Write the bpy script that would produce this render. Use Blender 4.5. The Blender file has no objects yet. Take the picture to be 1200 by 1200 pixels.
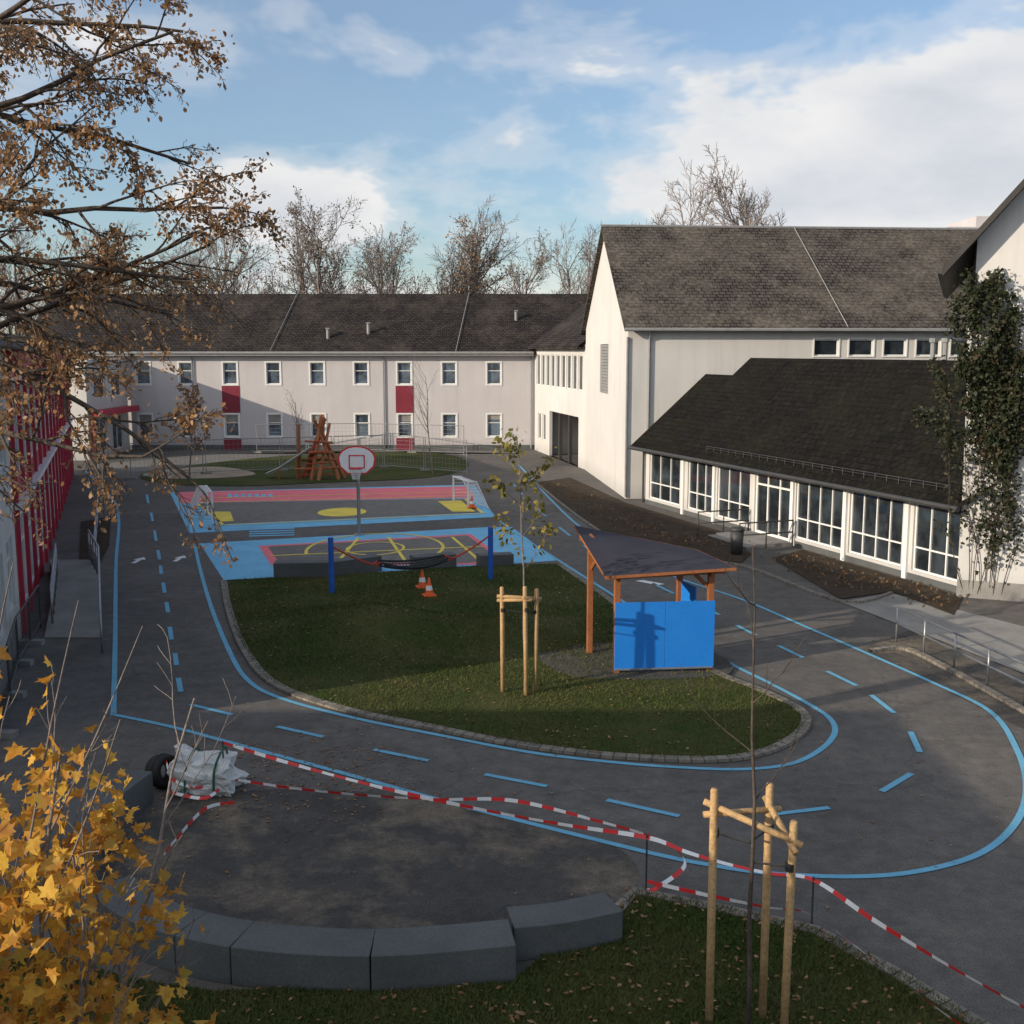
import bpy, math, random, bmesh
import numpy as np
from mathutils import Vector, Matrix
from mathutils import noise as mn
random.seed(7); rng=np.random.default_rng(7)
R=math.radians
# ------------------------------------------------------------------ survey
# ground positions were surveyed from photo readings onto the real ground plane (metres)
F=1294.0; P=R(8.35); H=7.0
def G(u,v,z=0.0):
    dx=(u-600)/F; dy=(v-600)/F
    t=(H-z)/(math.sin(P)+dy*math.cos(P))
    return Vector((dx*t,(math.cos(P)-dy*math.sin(P))*t,z))
def V(*a): return Vector(a)
# ------------------------------------------------------------------ materials
def newmat(n):
    m=bpy.data.materials.new(n); m.use_nodes=True
    nt=m.node_tree; b=nt.nodes['Principled BSDF']
    return m,nt,b
def ramp(nt,fac,stops,interp='LINEAR'):
    r=nt.nodes.new('ShaderNodeValToRGB'); r.color_ramp.interpolation=interp
    e=r.color_ramp.elements
    while len(e)<len(stops): e.new(0.5)
    for i,(p,c) in enumerate(stops):
        e[i].position=p; e[i].color=(c[0],c[1],c[2],1) if hasattr(c,'__len__') else (c,c,c,1)
    nt.links.new(fac,r.inputs[0]); return r.outputs[0]
def noise(nt,vec,scale,detail=5,rough=.55,dist=0):
    n=nt.nodes.new('ShaderNodeTexNoise'); n.inputs['Scale'].default_value=scale
    n.inputs['Detail'].default_value=min(detail,5); n.inputs['Roughness'].default_value=rough
    n.inputs['Distortion'].default_value=dist
    nt.links.new(vec,n.inputs['Vector']); return n.outputs['Fac']
def mix(nt,f,a,b,mode='MIX'):
    m=nt.nodes.new('ShaderNodeMix'); m.data_type='RGBA'; m.blend_type=mode
    for s,x in ((0,f),(6,a),(7,b)):
        if hasattr(x,'is_linked'): nt.links.new(x,m.inputs[s])
        elif s==0: m.inputs[0].default_value=x
        else: m.inputs[s].default_value=(x[0],x[1],x[2],1)
    return m.outputs[2]
def bump(nt,b,h,strength,dist=.02):
    n=nt.nodes.new('ShaderNodeBump'); n.inputs['Strength'].default_value=strength
    n.inputs['Distance'].default_value=dist
    nt.links.new(h,n.inputs['Height']); nt.links.new(n.outputs[0],b.inputs['Normal'])
def M(n,c1,c2=None,scale=1.5,rough=.8,bmp=0.,bs=40,metal=0,fine=.15,fs=30,spec=.4):
    m,nt,b=newmat(n); tc=nt.nodes.new('ShaderNodeTexCoord').outputs['Object']
    c2=c2 or tuple(x*.75 for x in c1)
    col=ramp(nt,noise(nt,tc,scale,5,.6),[(.35,c1),(.68,c2)])
    f=ramp(nt,noise(nt,tc,fs,2,.7),[(.3,1-fine),(.7,1+fine)])
    col=mix(nt,1.0,col,f,'MULTIPLY')
    nt.links.new(col,b.inputs['Base Color'])
    b.inputs['Roughness'].default_value=rough; b.inputs['Metallic'].default_value=metal
    b.inputs['Specular IOR Level'].default_value=spec
    if bmp: bump(nt,b,noise(nt,tc,bs,3,.6),bmp)
    return m
def Mwall(n,c1,c2,dirt=.35):
    m,nt,b=newmat(n); tc=nt.nodes.new('ShaderNodeTexCoord').outputs['Object']
    col=ramp(nt,noise(nt,tc,.3,5,.6),[(.35,c1),(.68,c2)])
    mp=nt.nodes.new('ShaderNodeMapping'); mp.inputs['Scale'].default_value=(1.6,1.6,.14); nt.links.new(tc,mp.inputs[0])
    st=ramp(nt,noise(nt,mp.outputs[0],1.2,4,.7),[(.45,1.),(.8,1-dirt)]); col=mix(nt,.7,col,st,'MULTIPLY')
    sx=nt.nodes.new('ShaderNodeSeparateXYZ'); nt.links.new(tc,sx.inputs[0])
    ft=ramp(nt,sx.outputs[2],[(.0,.72),(.8,1.)]); col=mix(nt,.8,col,ft,'MULTIPLY')
    nt.links.new(col,b.inputs['Base Color']); b.inputs['Roughness'].default_value=.9; b.inputs['Specular IOR Level'].default_value=.2
    bump(nt,b,noise(nt,tc,70,2,.6),.15); return m
def Mroof(n,c1,c2,moss,mossamt,tw=.3,th=.22):
    m,nt,b=newmat(n); t=nt.nodes.new('ShaderNodeTexCoord'); uv=t.outputs['UV']; ob=t.outputs['Object']
    br=nt.nodes.new('ShaderNodeTexBrick'); nt.links.new(uv,br.inputs['Vector'])
    br.inputs['Scale'].default_value=1; br.inputs['Brick Width'].default_value=tw; br.inputs['Row Height'].default_value=th
    br.inputs['Mortar Size'].default_value=.022; br.inputs['Mortar Smooth'].default_value=.3
    br.inputs['Color1'].default_value=(*c1,1); br.inputs['Color2'].default_value=(*c2,1); br.inputs['Mortar'].default_value=(.006,.006,.006,1)
    mk=ramp(nt,noise(nt,ob,.45,5,.7),[(.5-mossamt*.25,0.),(.75-mossamt*.25,1.)])
    col=mix(nt,mk,br.outputs[0],moss)
    f=ramp(nt,noise(nt,ob,5,5,.8),[(.3,.4),(.7,1.75)])
    col=mix(nt,1.,col,f,'MULTIPLY')
    nt.links.new(col,b.inputs['Base Color']); b.inputs['Roughness'].default_value=.9
    b.inputs['Specular IOR Level'].default_value=.08
    w=nt.nodes.new('ShaderNodeMath'); w.operation='MULTIPLY'; w.inputs[1].default_value=-1
    nt.links.new(br.outputs['Fac'],w.inputs[0]); bump(nt,b,w.outputs[0],.9,.06)
    return m
def Mleaf(n,cols,scale=6,trans=.35):
    m,nt,b=newmat(n); tc=nt.nodes.new('ShaderNodeTexCoord').outputs['Object']
    k=len(cols); col=ramp(nt,noise(nt,tc,scale,2,.7),[(.3+.4*i/(k-1),c) for i,c in enumerate(cols)])
    nt.links.new(col,b.inputs['Base Color']); b.inputs['Roughness'].default_value=.6; b.inputs['Specular IOR Level'].default_value=.25
    tr=nt.nodes.new('ShaderNodeBsdfTranslucent'); nt.links.new(col,tr.inputs[0])
    mx=nt.nodes.new('ShaderNodeMixShader'); mx.inputs[0].default_value=trans
    nt.links.new(b.outputs[0],mx.inputs[1]); nt.links.new(tr.outputs[0],mx.inputs[2])
    nt.links.new(mx.outputs[0],nt.nodes['Material Output'].inputs[0]); return m
def Mpaint(n,c,wear=.35):
    m,nt,b=newmat(n); tc=nt.nodes.new('ShaderNodeTexCoord').outputs['Object']
    a=ramp(nt,noise(nt,tc,1.1,5,.75),[(.35,tuple(x*.8 for x in c)),(.65,c)])
    w=ramp(nt,noise(nt,tc,7,5,.85),[(.54,0.),(.8,wear)])
    col=mix(nt,w,a,(.09,.085,.08)); nt.links.new(col,b.inputs['Base Color'])
    b.inputs['Roughness'].default_value=.75; bump(nt,b,noise(nt,tc,90,2,.6),.25,.01); return m
def Masphalt(n,c1,c2,stain,samt=.5,ss=.5,lo=.52):
    m,nt,b=newmat(n); tc=nt.nodes.new('ShaderNodeTexCoord').outputs['Object']
    a=ramp(nt,noise(nt,tc,.18,5,.65,.2),[(.35,c1),(.65,c2)])
    s=ramp(nt,noise(nt,tc,ss,5,.8,.15),[(lo,0.),(lo+.18,samt)])
    a=mix(nt,s,a,stain)
    f=ramp(nt,noise(nt,tc,45,3,.8),[(.3,.55),(.7,1.5)]); a=mix(nt,1.,a,f,'MULTIPLY')
    f2=ramp(nt,noise(nt,tc,2.6,5,.8),[(.3,.72),(.7,1.26)]); a=mix(nt,1.,a,f2,'MULTIPLY')
    vo=nt.nodes.new('ShaderNodeTexVoronoi'); vo.feature='DISTANCE_TO_EDGE'; vo.inputs['Scale'].default_value=.1
    nz=nt.nodes.new('ShaderNodeTexNoise'); nz.inputs['Scale'].default_value=1.2; nz.inputs['Detail'].default_value=4; nt.links.new(tc,nz.inputs['Vector'])
    vm=nt.nodes.new('ShaderNodeVectorMath'); vm.operation='MULTIPLY_ADD'; vm.inputs[1].default_value=(1.2,1.2,1.2)
    nt.links.new(nz.outputs['Color'],vm.inputs[0]); nt.links.new(tc,vm.inputs[2]); nt.links.new(vm.outputs[0],vo.inputs['Vector'])
    cr_=ramp(nt,vo.outputs['Distance'],[(.0,.78),(.0035,1.)]); a=mix(nt,1.,a,cr_,'MULTIPLY')
    nt.links.new(a,b.inputs['Base Color']); b.inputs['Roughness'].default_value=.85
    b.inputs['Specular IOR Level'].default_value=.22
    bump(nt,b,noise(nt,tc,70,2,.7),.4,.012); return m
def Mglass(n,c=(.02,.025,.03),r=.04):
    m,nt,b=newmat(n); tc=nt.nodes.new('ShaderNodeTexCoord').outputs['Object']
    col=ramp(nt,noise(nt,tc,.9,3,.6),[(.4,c),(.62,tuple(x*3.2 for x in c))])
    nt.links.new(col,b.inputs['Base Color']); b.inputs['Roughness'].default_value=r
    b.inputs['Specular IOR Level'].default_value=.6
    bump(nt,b,noise(nt,tc,1.3,2,.5),.05,.05); return m
def Mpavers(n,c1,c2,w=.22,h=.3):
    m,nt,b=newmat(n); t=nt.nodes.new('ShaderNodeTexCoord')
    br=nt.nodes.new('ShaderNodeTexBrick'); nt.links.new(t.outputs['UV'],br.inputs['Vector'])
    br.inputs['Scale'].default_value=1; br.inputs['Brick Width'].default_value=w; br.inputs['Row Height'].default_value=h; br.inputs['Mortar Size'].default_value=.012
    br.inputs['Color1'].default_value=(*c1,1); br.inputs['Color2'].default_value=(*c2,1); br.inputs['Mortar'].default_value=(.06,.055,.045,1)
    f=ramp(nt,noise(nt,t.outputs['Object'],5,5,.7),[(.3,.55),(.7,1.25)])
    nt.links.new(mix(nt,1.,br.outputs[0],f,'MULTIPLY'),b.inputs['Base Color']); b.inputs['Roughness'].default_value=.85
    return m
asph=Masphalt('asphalt',(.088,.082,.076),(.128,.118,.108),(.175,.158,.135),.5)
asph_dark=Masphalt('asphalt_dark',(.05,.047,.044),(.075,.07,.064),(.20,.16,.115),.8,.42,.47)
court=Masphalt('court_grey',(.14,.133,.125),(.17,.162,.15),(.18,.165,.14),.2)
pblue=Mpaint('paint_blue',(.16,.48,.72)); plblue=Mpaint('paint_line_blue',(.14,.42,.6),.8)
pred=Mpaint('paint_red',(.80,.17,.21)); pyel=Mpaint('paint_yellow',(.82,.64,.08)); pwht=Mpaint('paint_white',(.75,.75,.75))
lawnm=M('lawn',(.036,.056,.013),(.078,.074,.028),.5,.95,.8,60,fine=.4,fs=25,spec=.1)
soil=M('soil',(.042,.032,.023),(.07,.052,.037),2,.95,.9,25,fine=.4,spec=.1)
sand=M('sand',(.32,.26,.19),(.24,.19,.14),.6,.95,.2)
pav=Mpavers('pavers',(.24,.21,.17),(.16,.14,.115))
concd=M('dark_concrete',(.10,.105,.105),(.07,.074,.074),1.2,.75,.2,60,fine=.15)
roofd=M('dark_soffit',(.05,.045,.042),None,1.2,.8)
conc=M('concrete',(.27,.26,.24),(.19,.18,.17),1.2,.8,.15,60)
wallf=Mwall('plaster_grey',(.50,.475,.48),(.45,.425,.428),.12)
wallw=Mwall('plaster_white',(.58,.565,.545),(.52,.505,.48),.16)
trimw=M('white_frame',(.72,.72,.70),(.66,.66,.64),2,.45,fine=.03)
redm=M('red_panel',(.20,.018,.035),(.15,.014,.028),1,.55,fine=.08)
redc=M('red_cladding',(.46,.035,.07),(.38,.028,.055),1,.5,fine=.08)
glass=Mglass('window_glass',(.013,.016,.019)); glassb=Mglass('window_glass_light',(.04,.052,.065),.08)
metal=M('galvanised_metal',(.36,.37,.38),(.28,.29,.3),3,.4,metal=.7,fine=.08)
zinc=M('zinc',(.26,.26,.26),(.2,.2,.2),3,.6,fine=.08)
metald=M('dark_metal',(.05,.05,.05),None,3,.5)
rooff=Mroof('roof_tiles',(.042,.036,.035),(.026,.023,.022),(.058,.049,.043),.2)
roofw=Mroof('roof_tiles_weathered',(.08,.068,.061),(.05,.043,.039),(.115,.10,.083),.4,.33,.26)
roofm=Mroof('roof_tiles_mossy',(.013,.0115,.0105),(.0075,.0072,.0068),(.013,.0125,.0085),.3,.33,.26)
woodl=M('stake_wood',(.46,.30,.14),(.34,.21,.10),4,.75,.3,30,fine=.25)
woodr=M('red_wood',(.33,.12,.045),(.24,.085,.03),4,.6,.2,30,fine=.2)
bark=M('bark',(.085,.065,.05),(.05,.038,.03),6,.9,.5,40,fine=.3)
barkl=M('bark_grey',(.22,.18,.155),(.14,.115,.10),6,.9,.3,40,fine=.3)
barkd=M('bark_distant',(.23,.19,.17),(.15,.13,.12),1,.95,fine=.2)
bluem=M('blue_panel',(.012,.18,.60),(.018,.2,.64),1,.45,fine=.08)
bluep=M('blue_post',(.02,.12,.5),None,2,.45)
roofg=M('shelter_roof',(.05,.048,.06),(.036,.034,.045),1,.75,fine=.15,spec=.2)
orange=M('cone_orange',(.85,.14,.03),None,3,.5); redp=M('red_plastic',(.65,.03,.03),(.55,.03,.03),3,.5,fine=.05)
whitep=M('white_plastic',(.78,.78,.78),(.7,.7,.7),3,.5,fine=.05)
bagm=M('bag_white',(.62,.62,.6),(.5,.5,.48),5,.7,.3,20); rubber=M('black_rubber',(.02,.02,.02),None,3,.7)
green=M('green_strap',(.02,.12,.08)); rope=M('rope_red',(.5,.06,.03)); netm=M('net_black',(.025,.025,.025))
# ------------------------------------------------------------------ mesh builder
class MB:
    def __init__(s): s.v=[];s.f=[];s.m=[];s.uv={}
    def face(s,pts,mi=0,uv=None):
        b=len(s.v); s.v+= [tuple(p) for p in pts]; s.f.append(tuple(range(b,b+len(pts)))); s.m.append(mi)
        if uv: s.uv[len(s.f)-1]=uv
    def obox(s,p,a,b,c,mi=0):
        p=Vector(p);a=Vector(a);b=Vector(b);c=Vector(c)
        q=[p,p+a,p+a+b,p+b,p+c,p+a+c,p+a+b+c,p+b+c]; k=len(s.v); s.v+=[tuple(x) for x in q]
        for f in ((3,2,1,0),(4,5,6,7),(0,1,5,4),(1,2,6,5),(2,3,7,6),(3,0,4,7)):
            s.f.append(tuple(k+i for i in f)); s.m.append(mi)
    def box(s,c,sz,mi=0,rot=0):
        ca,sa=math.cos(rot),math.sin(rot)
        a=V(ca,sa,0)*sz[0]; b=V(-sa,ca,0)*sz[1]; cc=V(0,0,sz[2])
        s.obox(Vector(c)-a/2-b/2-cc/2,a,b,cc,mi)
    def tube(s,pts,rad,n=6,mi=0,cap=True):
        pts=[Vector(p) for p in pts]
        if not hasattr(rad,'__len__'): rad=[rad]*len(pts)
        base=len(s.v); ref=None
        for i,p in enumerate(pts):
            d=(pts[min(i+1,len(pts)-1)]-pts[max(i-1,0)])
            if d.length<1e-9: d=V(0,0,1)
            d.normalize()
            if ref is None:
                ref=V(0,0,1) if abs(d.z)<.9 else V(1,0,0)
            x=ref-d*ref.dot(d)
            if x.length<1e-5: x=V(0,1,0)-d*d.y
            x.normalize(); ref=x; y=d.cross(x)
            for k in range(n):
                a=2*math.pi*k/n; s.v.append(tuple(p+(x*math.cos(a)+y*math.sin(a))*rad[i]))
        for i in range(len(pts)-1):
            for k in range(n):
                a=base+i*n+k; b=base+i*n+(k+1)%n
                s.f.append((a,b,b+n,a+n)); s.m.append(mi)
        if cap and n>3:
            s.f.append(tuple(base+k for k in range(n))[::-1]); s.m.append(mi)
            e=base+(len(pts)-1)*n; s.f.append(tuple(e+k for k in range(n))); s.m.append(mi)
    def build(s,name,mats,parent=None,smooth=False,uv=False,bevel=0):
        me=bpy.data.meshes.new(name); me.from_pydata(s.v,[],s.f)
        for m in mats: me.materials.append(m)
        if len(mats)>1: me.polygons.foreach_set('material_index',s.m)
        if smooth: me.polygons.foreach_set('use_smooth',[True]*len(s.f))
        if uv or s.uv:
            l=me.uv_layers.new(name='UVMap').data
            for pi,po in enumerate(me.polygons):
                if pi in s.uv:
                    for li,c in zip(po.loop_indices,s.uv[pi]): l[li].uv=c
                else:
                    vs=[Vector(s.v[i]) for i in s.f[pi]]; e1=(vs[1]-vs[0]).normalized(); nn=po.normal; e2=nn.cross(e1)
                    for li,q in zip(po.loop_indices,vs): l[li].uv=(q.dot(e1),q.dot(e2))
        o=bpy.data.objects.new(name,me); bpy.context.scene.collection.objects.link(o)
        if parent: o.parent=parent
        if bevel:
            b=o.modifiers.new('bev','BEVEL'); b.width=bevel; b.segments=2; b.limit_method='ANGLE'
        return o
def empty(n):
    o=bpy.data.objects.new(n,None); bpy.context.scene.collection.objects.link(o); return o
def cr(pts,n=8,closed=False):
    pts=[Vector(p) for p in pts]; out=[]; L=len(pts)
    rngi=range(L if closed else L-1)
    for i in rngi:
        if closed: a,b,c,d=[pts[(i+k)%L] for k in (-1,0,1,2)]
        else: a,b,c,d=pts[max(i-1,0)],pts[i],pts[i+1],pts[min(i+2,L-1)]
        for k in range(n):
            t=k/n; out.append(.5*((2*b)+(c-a)*t+(2*a-5*b+4*c-d)*t*t+(3*b-a-3*c+d)*t**3))
    if not closed: out.append(pts[-1])
    return out
def strip(mb,pts,w,z,mi=0,h=0,closed=False):
    n=len(pts); L=[];Rr=[]; s=[0]
    for i in range(n):
        a=pts[(i-1)%n] if closed else pts[max(i-1,0)]; b=pts[(i+1)%n] if closed else pts[min(i+1,n-1)]
        d=(b-a); d.z=0; d.normalize(); nn=V(-d.y,d.x,0)*w/2
        L.append(V(pts[i].x,pts[i].y,z)+nn); Rr.append(V(pts[i].x,pts[i].y,z)-nn)
        if i: s.append(s[-1]+(pts[i]-pts[i-1]).length)
    for i in range(n if closed else n-1):
        j=(i+1)%n; s2=s[i]+(pts[j]-pts[i]).length
        mb.face([Rr[i],Rr[j],L[j],L[i]],mi,[(s[i],0),(s2,0),(s2,w),(s[i],w)])
        if h:
            dz=V(0,0,-h)
            mb.face([Rr[i]+dz,Rr[j]+dz,Rr[j],Rr[i]],mi,[(s[i],0),(s2,0),(s2,h),(s[i],h)])
            mb.face([L[j]+dz,L[i]+dz,L[i],L[j]],mi,[(s2,0),(s[i],0),(s[i],h),(s2,h)])
def flat(name,pts,z,mat,parent=None,smooth=0):
    p=[V(q.x,q.y,0) for q in pts]
    if smooth: p=cr(p,smooth,True)
    mb=MB(); mb.face([V(q.x,q.y,z) for q in p]); return mb.build(name,[mat],parent)
def GG(l): return [G(*p) for p in l]
def inpoly(px,py,poly):
    c=np.zeros(len(px),bool); n=len(poly)
    for i in range(n):
        x1,y1=poly[i].x,poly[i].y; x2,y2=poly[i-1].x,poly[i-1].y
        if y1==y2: continue
        c^=((y1>py)!=(y2>py))&(px<(x2-x1)*(py-y1)/(y2-y1)+x1)
    return c
# ------------------------------------------------------------------ ground & markings
mb=MB(); S=1500; mb.face([(-S,-S,0),(S,-S,0),(S,S,0),(-S,S,0)]); mb.build('ground',[asph])
flat('dark_asphalt_circle',GG([(185,950),(300,926),(450,930),(600,955),(715,990),(748,1020),(738,1045),(700,1082),(600,1120),(440,1130),(250,1120),(130,1075),(120,1000)]),.004,asph_dark,smooth=5)
flat('asphalt_road_patch',GG([(1010,760),(1075,735),(1300,860),(1300,900),(1190,850)]),.004,asph_dark)
isl=[(262,682),(268,715),(285,760),(320,802),(400,832),(500,853),(600,873),(700,886),(800,892),(870,889),(918,874),(944,852),(935,832),(885,808),(840,790),(775,752),(715,705),(655,662),(560,664),(450,672),(350,676)]
islp=cr(GG(isl[:-3]),5)+GG([(560,664),(450,672),(350,676)])
flat('lawn',islp,.045,lawnm)
mb=MB(); strip(mb,cr(GG(isl[:18]),6),.2,.06,0,.058); mb.build('paver_kerb',[pav])
def mounds(x,y):
    z=0
    for (cx,cy,sx,sy,h) in ((-3.7,27.0,1.7,1.7,.60),(-1.0,26.6,1.8,1.3,.3)):
        z=z+h*np.exp(-((x-cx)/sx)**2-((y-cy)/sy)**2)
    return z
mb=MB(); nx,ny=52,44; X=np.linspace(-8,3,nx);Y=np.linspace(22.5,31.5,ny)
for j in range(ny):
    for i in range(nx): mb.v.append((X[i],Y[j],.03+float(mounds(X[i],Y[j]))))
for j in range(ny-1):
    for i in range(nx-1):
        a=j*nx+i; q=[a,a+1,a+nx+1,a+nx]
        vx=np.array([mb.v[k][0] for k in q]); vy=np.array([mb.v[k][1] for k in q])
        if max(mb.v[k][2] for k in q)>.046 and inpoly(vx,vy,islp).all(): mb.f.append(tuple(q)); mb.m.append(0)
mb.build('grass_mound',[lawnm],smooth=True)
lawn2=[(60,1120),(150,1150),(250,1165),(430,1160),(600,1155),(640,1120),(715,1082),(745,1048),(850,1068),(955,1092),(1050,1142),(1150,1205),(1300,1290),(1300,1500),(-150,1500),(-100,1150)]
flat('foreground_lawn',GG(lawn2),.045,lawnm)
mb=MB(); strip(mb,GG([(712,1082),(745,1048),(850,1070),(955,1094),(1050,1145),(1150,1207),(1300,1293)]),.2,.06,0,.058); mb.build('stone_edging',[pav])
mb=MB(); LW=.11
inner=[(228,637),(234,665),(247,710),(268,762),(290,797),(330,819),(420,843),(520,863),(620,882),(720,894),(800,900),(870,902),(925,896),(960,880),(978,860),(972,842),(945,824),(900,800),(850,775),(775,733),(700,686),(650,654),(600,622),(572,597),(552,570)]
outer=[(100,552),(128,580),(139,606),(136,660),(135,750),(133,838),(200,852),(300,879),(400,906),(500,934),(600,960),(700,985),(770,1002),(830,1014),(900,1024),(1000,1028),(1080,1021),(1150,1000),(1190,965),(1203,925),(1192,880),(1160,834),(1090,799),(1000,759),(940,733),(870,703),(790,676),(730,648),(680,618),(640,580),(608,545)]
strip(mb,cr(GG(inner),6),LW,.012); strip(mb,cr(GG(outer[:6]),6),LW,.012); strip(mb,cr(GG(outer[5:]),6),LW,.012)
dash=[((172,580),(174,590)),((177,601),(179,611)),((181,622),(183,634)),((185,645),(187,656)),((188,663),(189,673)),((191,683),(193,695)),((195,706),(197,718)),((199,735),(201,750)),((205,766),(207,780)),((209,795),(212,811)),
((223,826),(272,838)),((325,852),(379,864)),((438,879),(502,892)),((568,908),(641,922)),((711,938),(796,957)),((905,955),(972,947)),((1033,928),(1068,907)),((1078,882),(1067,858)),((1048,836),(1021,815)),((1004,804),(969,787)),((941,771),(912,757)),((886,745),(863,733)),((843,721),(815,706)),((790,696),(765,684)),((740,672),(722,661)),((700,650),(684,640)),((668,628),(655,618)),((640,605),(628,595)),((612,580),(602,568))]
for a,b in dash: strip(mb,[G(*a),G(*b)],LW,.012)
mb.build('blue_road_markings',[plblue])
mb=MB()
for u,v in ((162,657),(210,655)):
    c=G(u,v)
    mb.face([c+V(-.08,-.5,.012),c+V(.08,-.5,.012),c+V(.08,.1,.012),c+V(-.08,.1,.012)]); mb.face([c+V(-.22,.11,.012),c+V(.22,.11,.012),c+V(0,.6,.012)])
c=G(765,684); mb.face([c+V(-.5,.35,.012),c+V(-.25,.5,.012),c+V(.35,-.1,.012),c+V(.1,-.25,.012)])
mb.build('white_road_arrows',[pwht])
def quad(l,z,mat,name,par): return flat(name,GG(l),z,mat,par)
ct=empty('painted_soccer_court')
quad([(199,577),(556,568),(580,606),(222,625)],.008,pblue,'blue_base',ct)
quad([(207,577),(548,570),(558,583),(214,590)],.012,pred,'red_field',ct)
quad([(214,592),(557,583),(572,602),(228,619)],.014,pblue,'blue_strip',ct)
quad([(232,590),(548,584),(565,601),(258,615)],.018,court,'grey_field',ct)
mb=MB()
for l in ([(216,590),(556,581)],[(258,616),(566,602)],[(236,584),(550,577)],[(232,591),(262,616)],[(545,585),(566,602)]): strip(mb,GG(l),.13,.022)
def fillq(l,z=.022): mb.face([V(p.x,p.y,z) for p in GG(l)])
fillq([(250,600),(270,600),(274,611),(256,612)]); fillq([(513,588),(540,587),(557,600),(530,600)])
c=G(401,600.5); mb.face([V(c.x+1.05*math.cos(a),c.y+1.3*math.sin(a),.022) for a in np.linspace(0,6.283,32,endpoint=False)])
mb.build('yellow_lines',[pyel],ct)
mb=MB()
for i in range(7): 
    u=266+i*8; fillq([(u,579.5),(u+5,579.3),(u+6,583),(u+1,583.2)],.016)
mb.build('blue_letters',[pblue],ct)
mb=MB()
for i in range(5):
    v=617+i*2.6; fillq([(292,v+.5),(345,v-1),(345,v+.2),(292,v+1.8)],.012)
mb.build('blue_crossing_stripes',[pblue])
cb=empty('painted_basketball_court')
quad([(234,637),(570,618),(600,618),(652,657),(560,664),(262,680)],.008,pblue,'blue_base',cb)
quad([(303,640),(552,626),(590,655),(560,662),(318,663)],.012,pred,'red_field',cb)
quad([(314,641),(548,628),(583,654),(550,660),(328,661)],.016,court,'grey_field',cb)
mb=MB()
c=G(440,643)
strip(mb,[c+V(2.4*math.cos(a),3.2*math.sin(a),0) for a in np.linspace(-.3,3.5,30)],.12,.02)
strip(mb,[c+V(1.0*math.cos(a),1.3*math.sin(a),0) for a in np.linspace(0,6.28,30)],.1,.02)
for l in ([(316,652),(565,641)],[(420,631),(395,660)],[(455,630),(475,658)],[(530,630),(560,656)]): strip(mb,GG(l),.12,.024)
mb.build('yellow_lines',[pyel],cb)
flat('planting_bed',GG([(628,566),(668,560),(734,590),(860,628),(880,650),(868,660),(780,650),(700,620)]),.03,soil)
flat('planting_bed.001',GG([(905,655),(940,645),(1128,700),(1118,722),(1045,694),(985,703)]),.03,soil)
flat('side_path',GG([(985,706),(1045,696),(1200,735),(1350,790),(1350,850),(1200,790),(1060,735)]),.02,conc)
mb=MB(); strip(mb,cr(GG([(628,567),(700,622),(780,652),(870,664),(985,706),(1045,696)]),4),.12,.07,0,.07)
strip(mb,cr(GG([(1020,765),(1060,762),(1110,785),(1200,835),(1300,890)]),4),.15,.08,0,.08)
mb.build('bed_kerb',[pav])
flat('planting_bed.002',GG([(95,612),(130,606),(128,640),(112,672),(92,680)]),.03,soil)
flat('back_lawn',GG([(165,556),(230,545),(330,535),(450,530),(530,534),(548,548),(500,560),(380,566),(280,570),(190,567)]),.03,lawnm,smooth=4)
flat('sand_pit',GG([(168,556),(210,549),(262,548),(300,556),(250,561),(190,561)]),.036,sand,smooth=4)
flat('forecourt',GG([(100,545),(250,532),(600,528),(625,532),(540,533),(450,528),(330,534),(160,553)]),.006,court)
# ------------------------------------------------------------------ facade helpers
Z=V(0,0,1)
def facade(wb,o,ud,nd,L,z0,z1,ops,rec=.14,mi=0):
    us=sorted({0,L,*[a for q in ops for a in q[:2]]}); zs=sorted({z0,z1,*[a for q in ops for a in q[2:4]]})
    for i in range(len(us)-1):
        for j in range(len(zs)-1):
            cu=(us[i]+us[i+1])/2; cz=(zs[j]+zs[j+1])/2
            if any(q[0]<cu<q[1] and q[2]<cz<q[3] for q in ops): continue
            a=o+ud*us[i];b=o+ud*us[i+1]
            wb.face([a+Z*zs[j],b+Z*zs[j],b+Z*zs[j+1],a+Z*zs[j+1]],mi)
    for q in ops:
        a=o+ud*q[0];b=o+ud*q[1];n=-nd*rec
        p=[a+Z*q[2],b+Z*q[2],b+Z*q[3],a+Z*q[3]]
        for k in range(4): wb.face([p[k],p[(k+1)%4],p[(k+1)%4]+n,p[k]+n],mi)
def window(fb,gb,o,ud,nd,q,nx=1,ny=1,rec=.12,fw=.06,split=None,trim=0):
    u0,u1,z0,z1=q; g=o-nd*rec
    gb.face([g+ud*u0+Z*z0,g+ud*u1+Z*z0,g+ud*u1+Z*z1,g+ud*u0+Z*z1])
    def bar(a,b,c,e,off=.003): fb.obox(g+nd*off+ud*a+Z*c,ud*(b-a),nd*.05,Z*(e-c))
    bar(u0,u0+fw,z0,z1);bar(u1-fw,u1,z0,z1);bar(u0+fw,u1-fw,z0,z0+fw);bar(u0+fw,u1-fw,z1-fw,z1)
    for i in range(1,nx):
        u=u0+(u1-u0)*i/nx; bar(u-fw*.4,u+fw*.4,z0+fw,z1-fw,.004)
    hs=[z0+(z1-z0)*(j/ny) for j in range(1,ny)] if split is None else [z0+(z1-z0)*split]
    for h in hs: bar(u0+fw,u1-fw,h-fw*.4,h+fw*.4,.007)
    if trim:
        t=trim
        for a,b,c,e in ((u0-t,u0,z0-t,z1+t),(u1,u1+t,z0-t,z1+t),(u0,u1,z0-t,z0),(u0,u1,z1,z1+t)):
            fb.obox(o+nd*.003+ud*a+Z*c,ud*(b-a),nd*.035,Z*(e-c))
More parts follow.
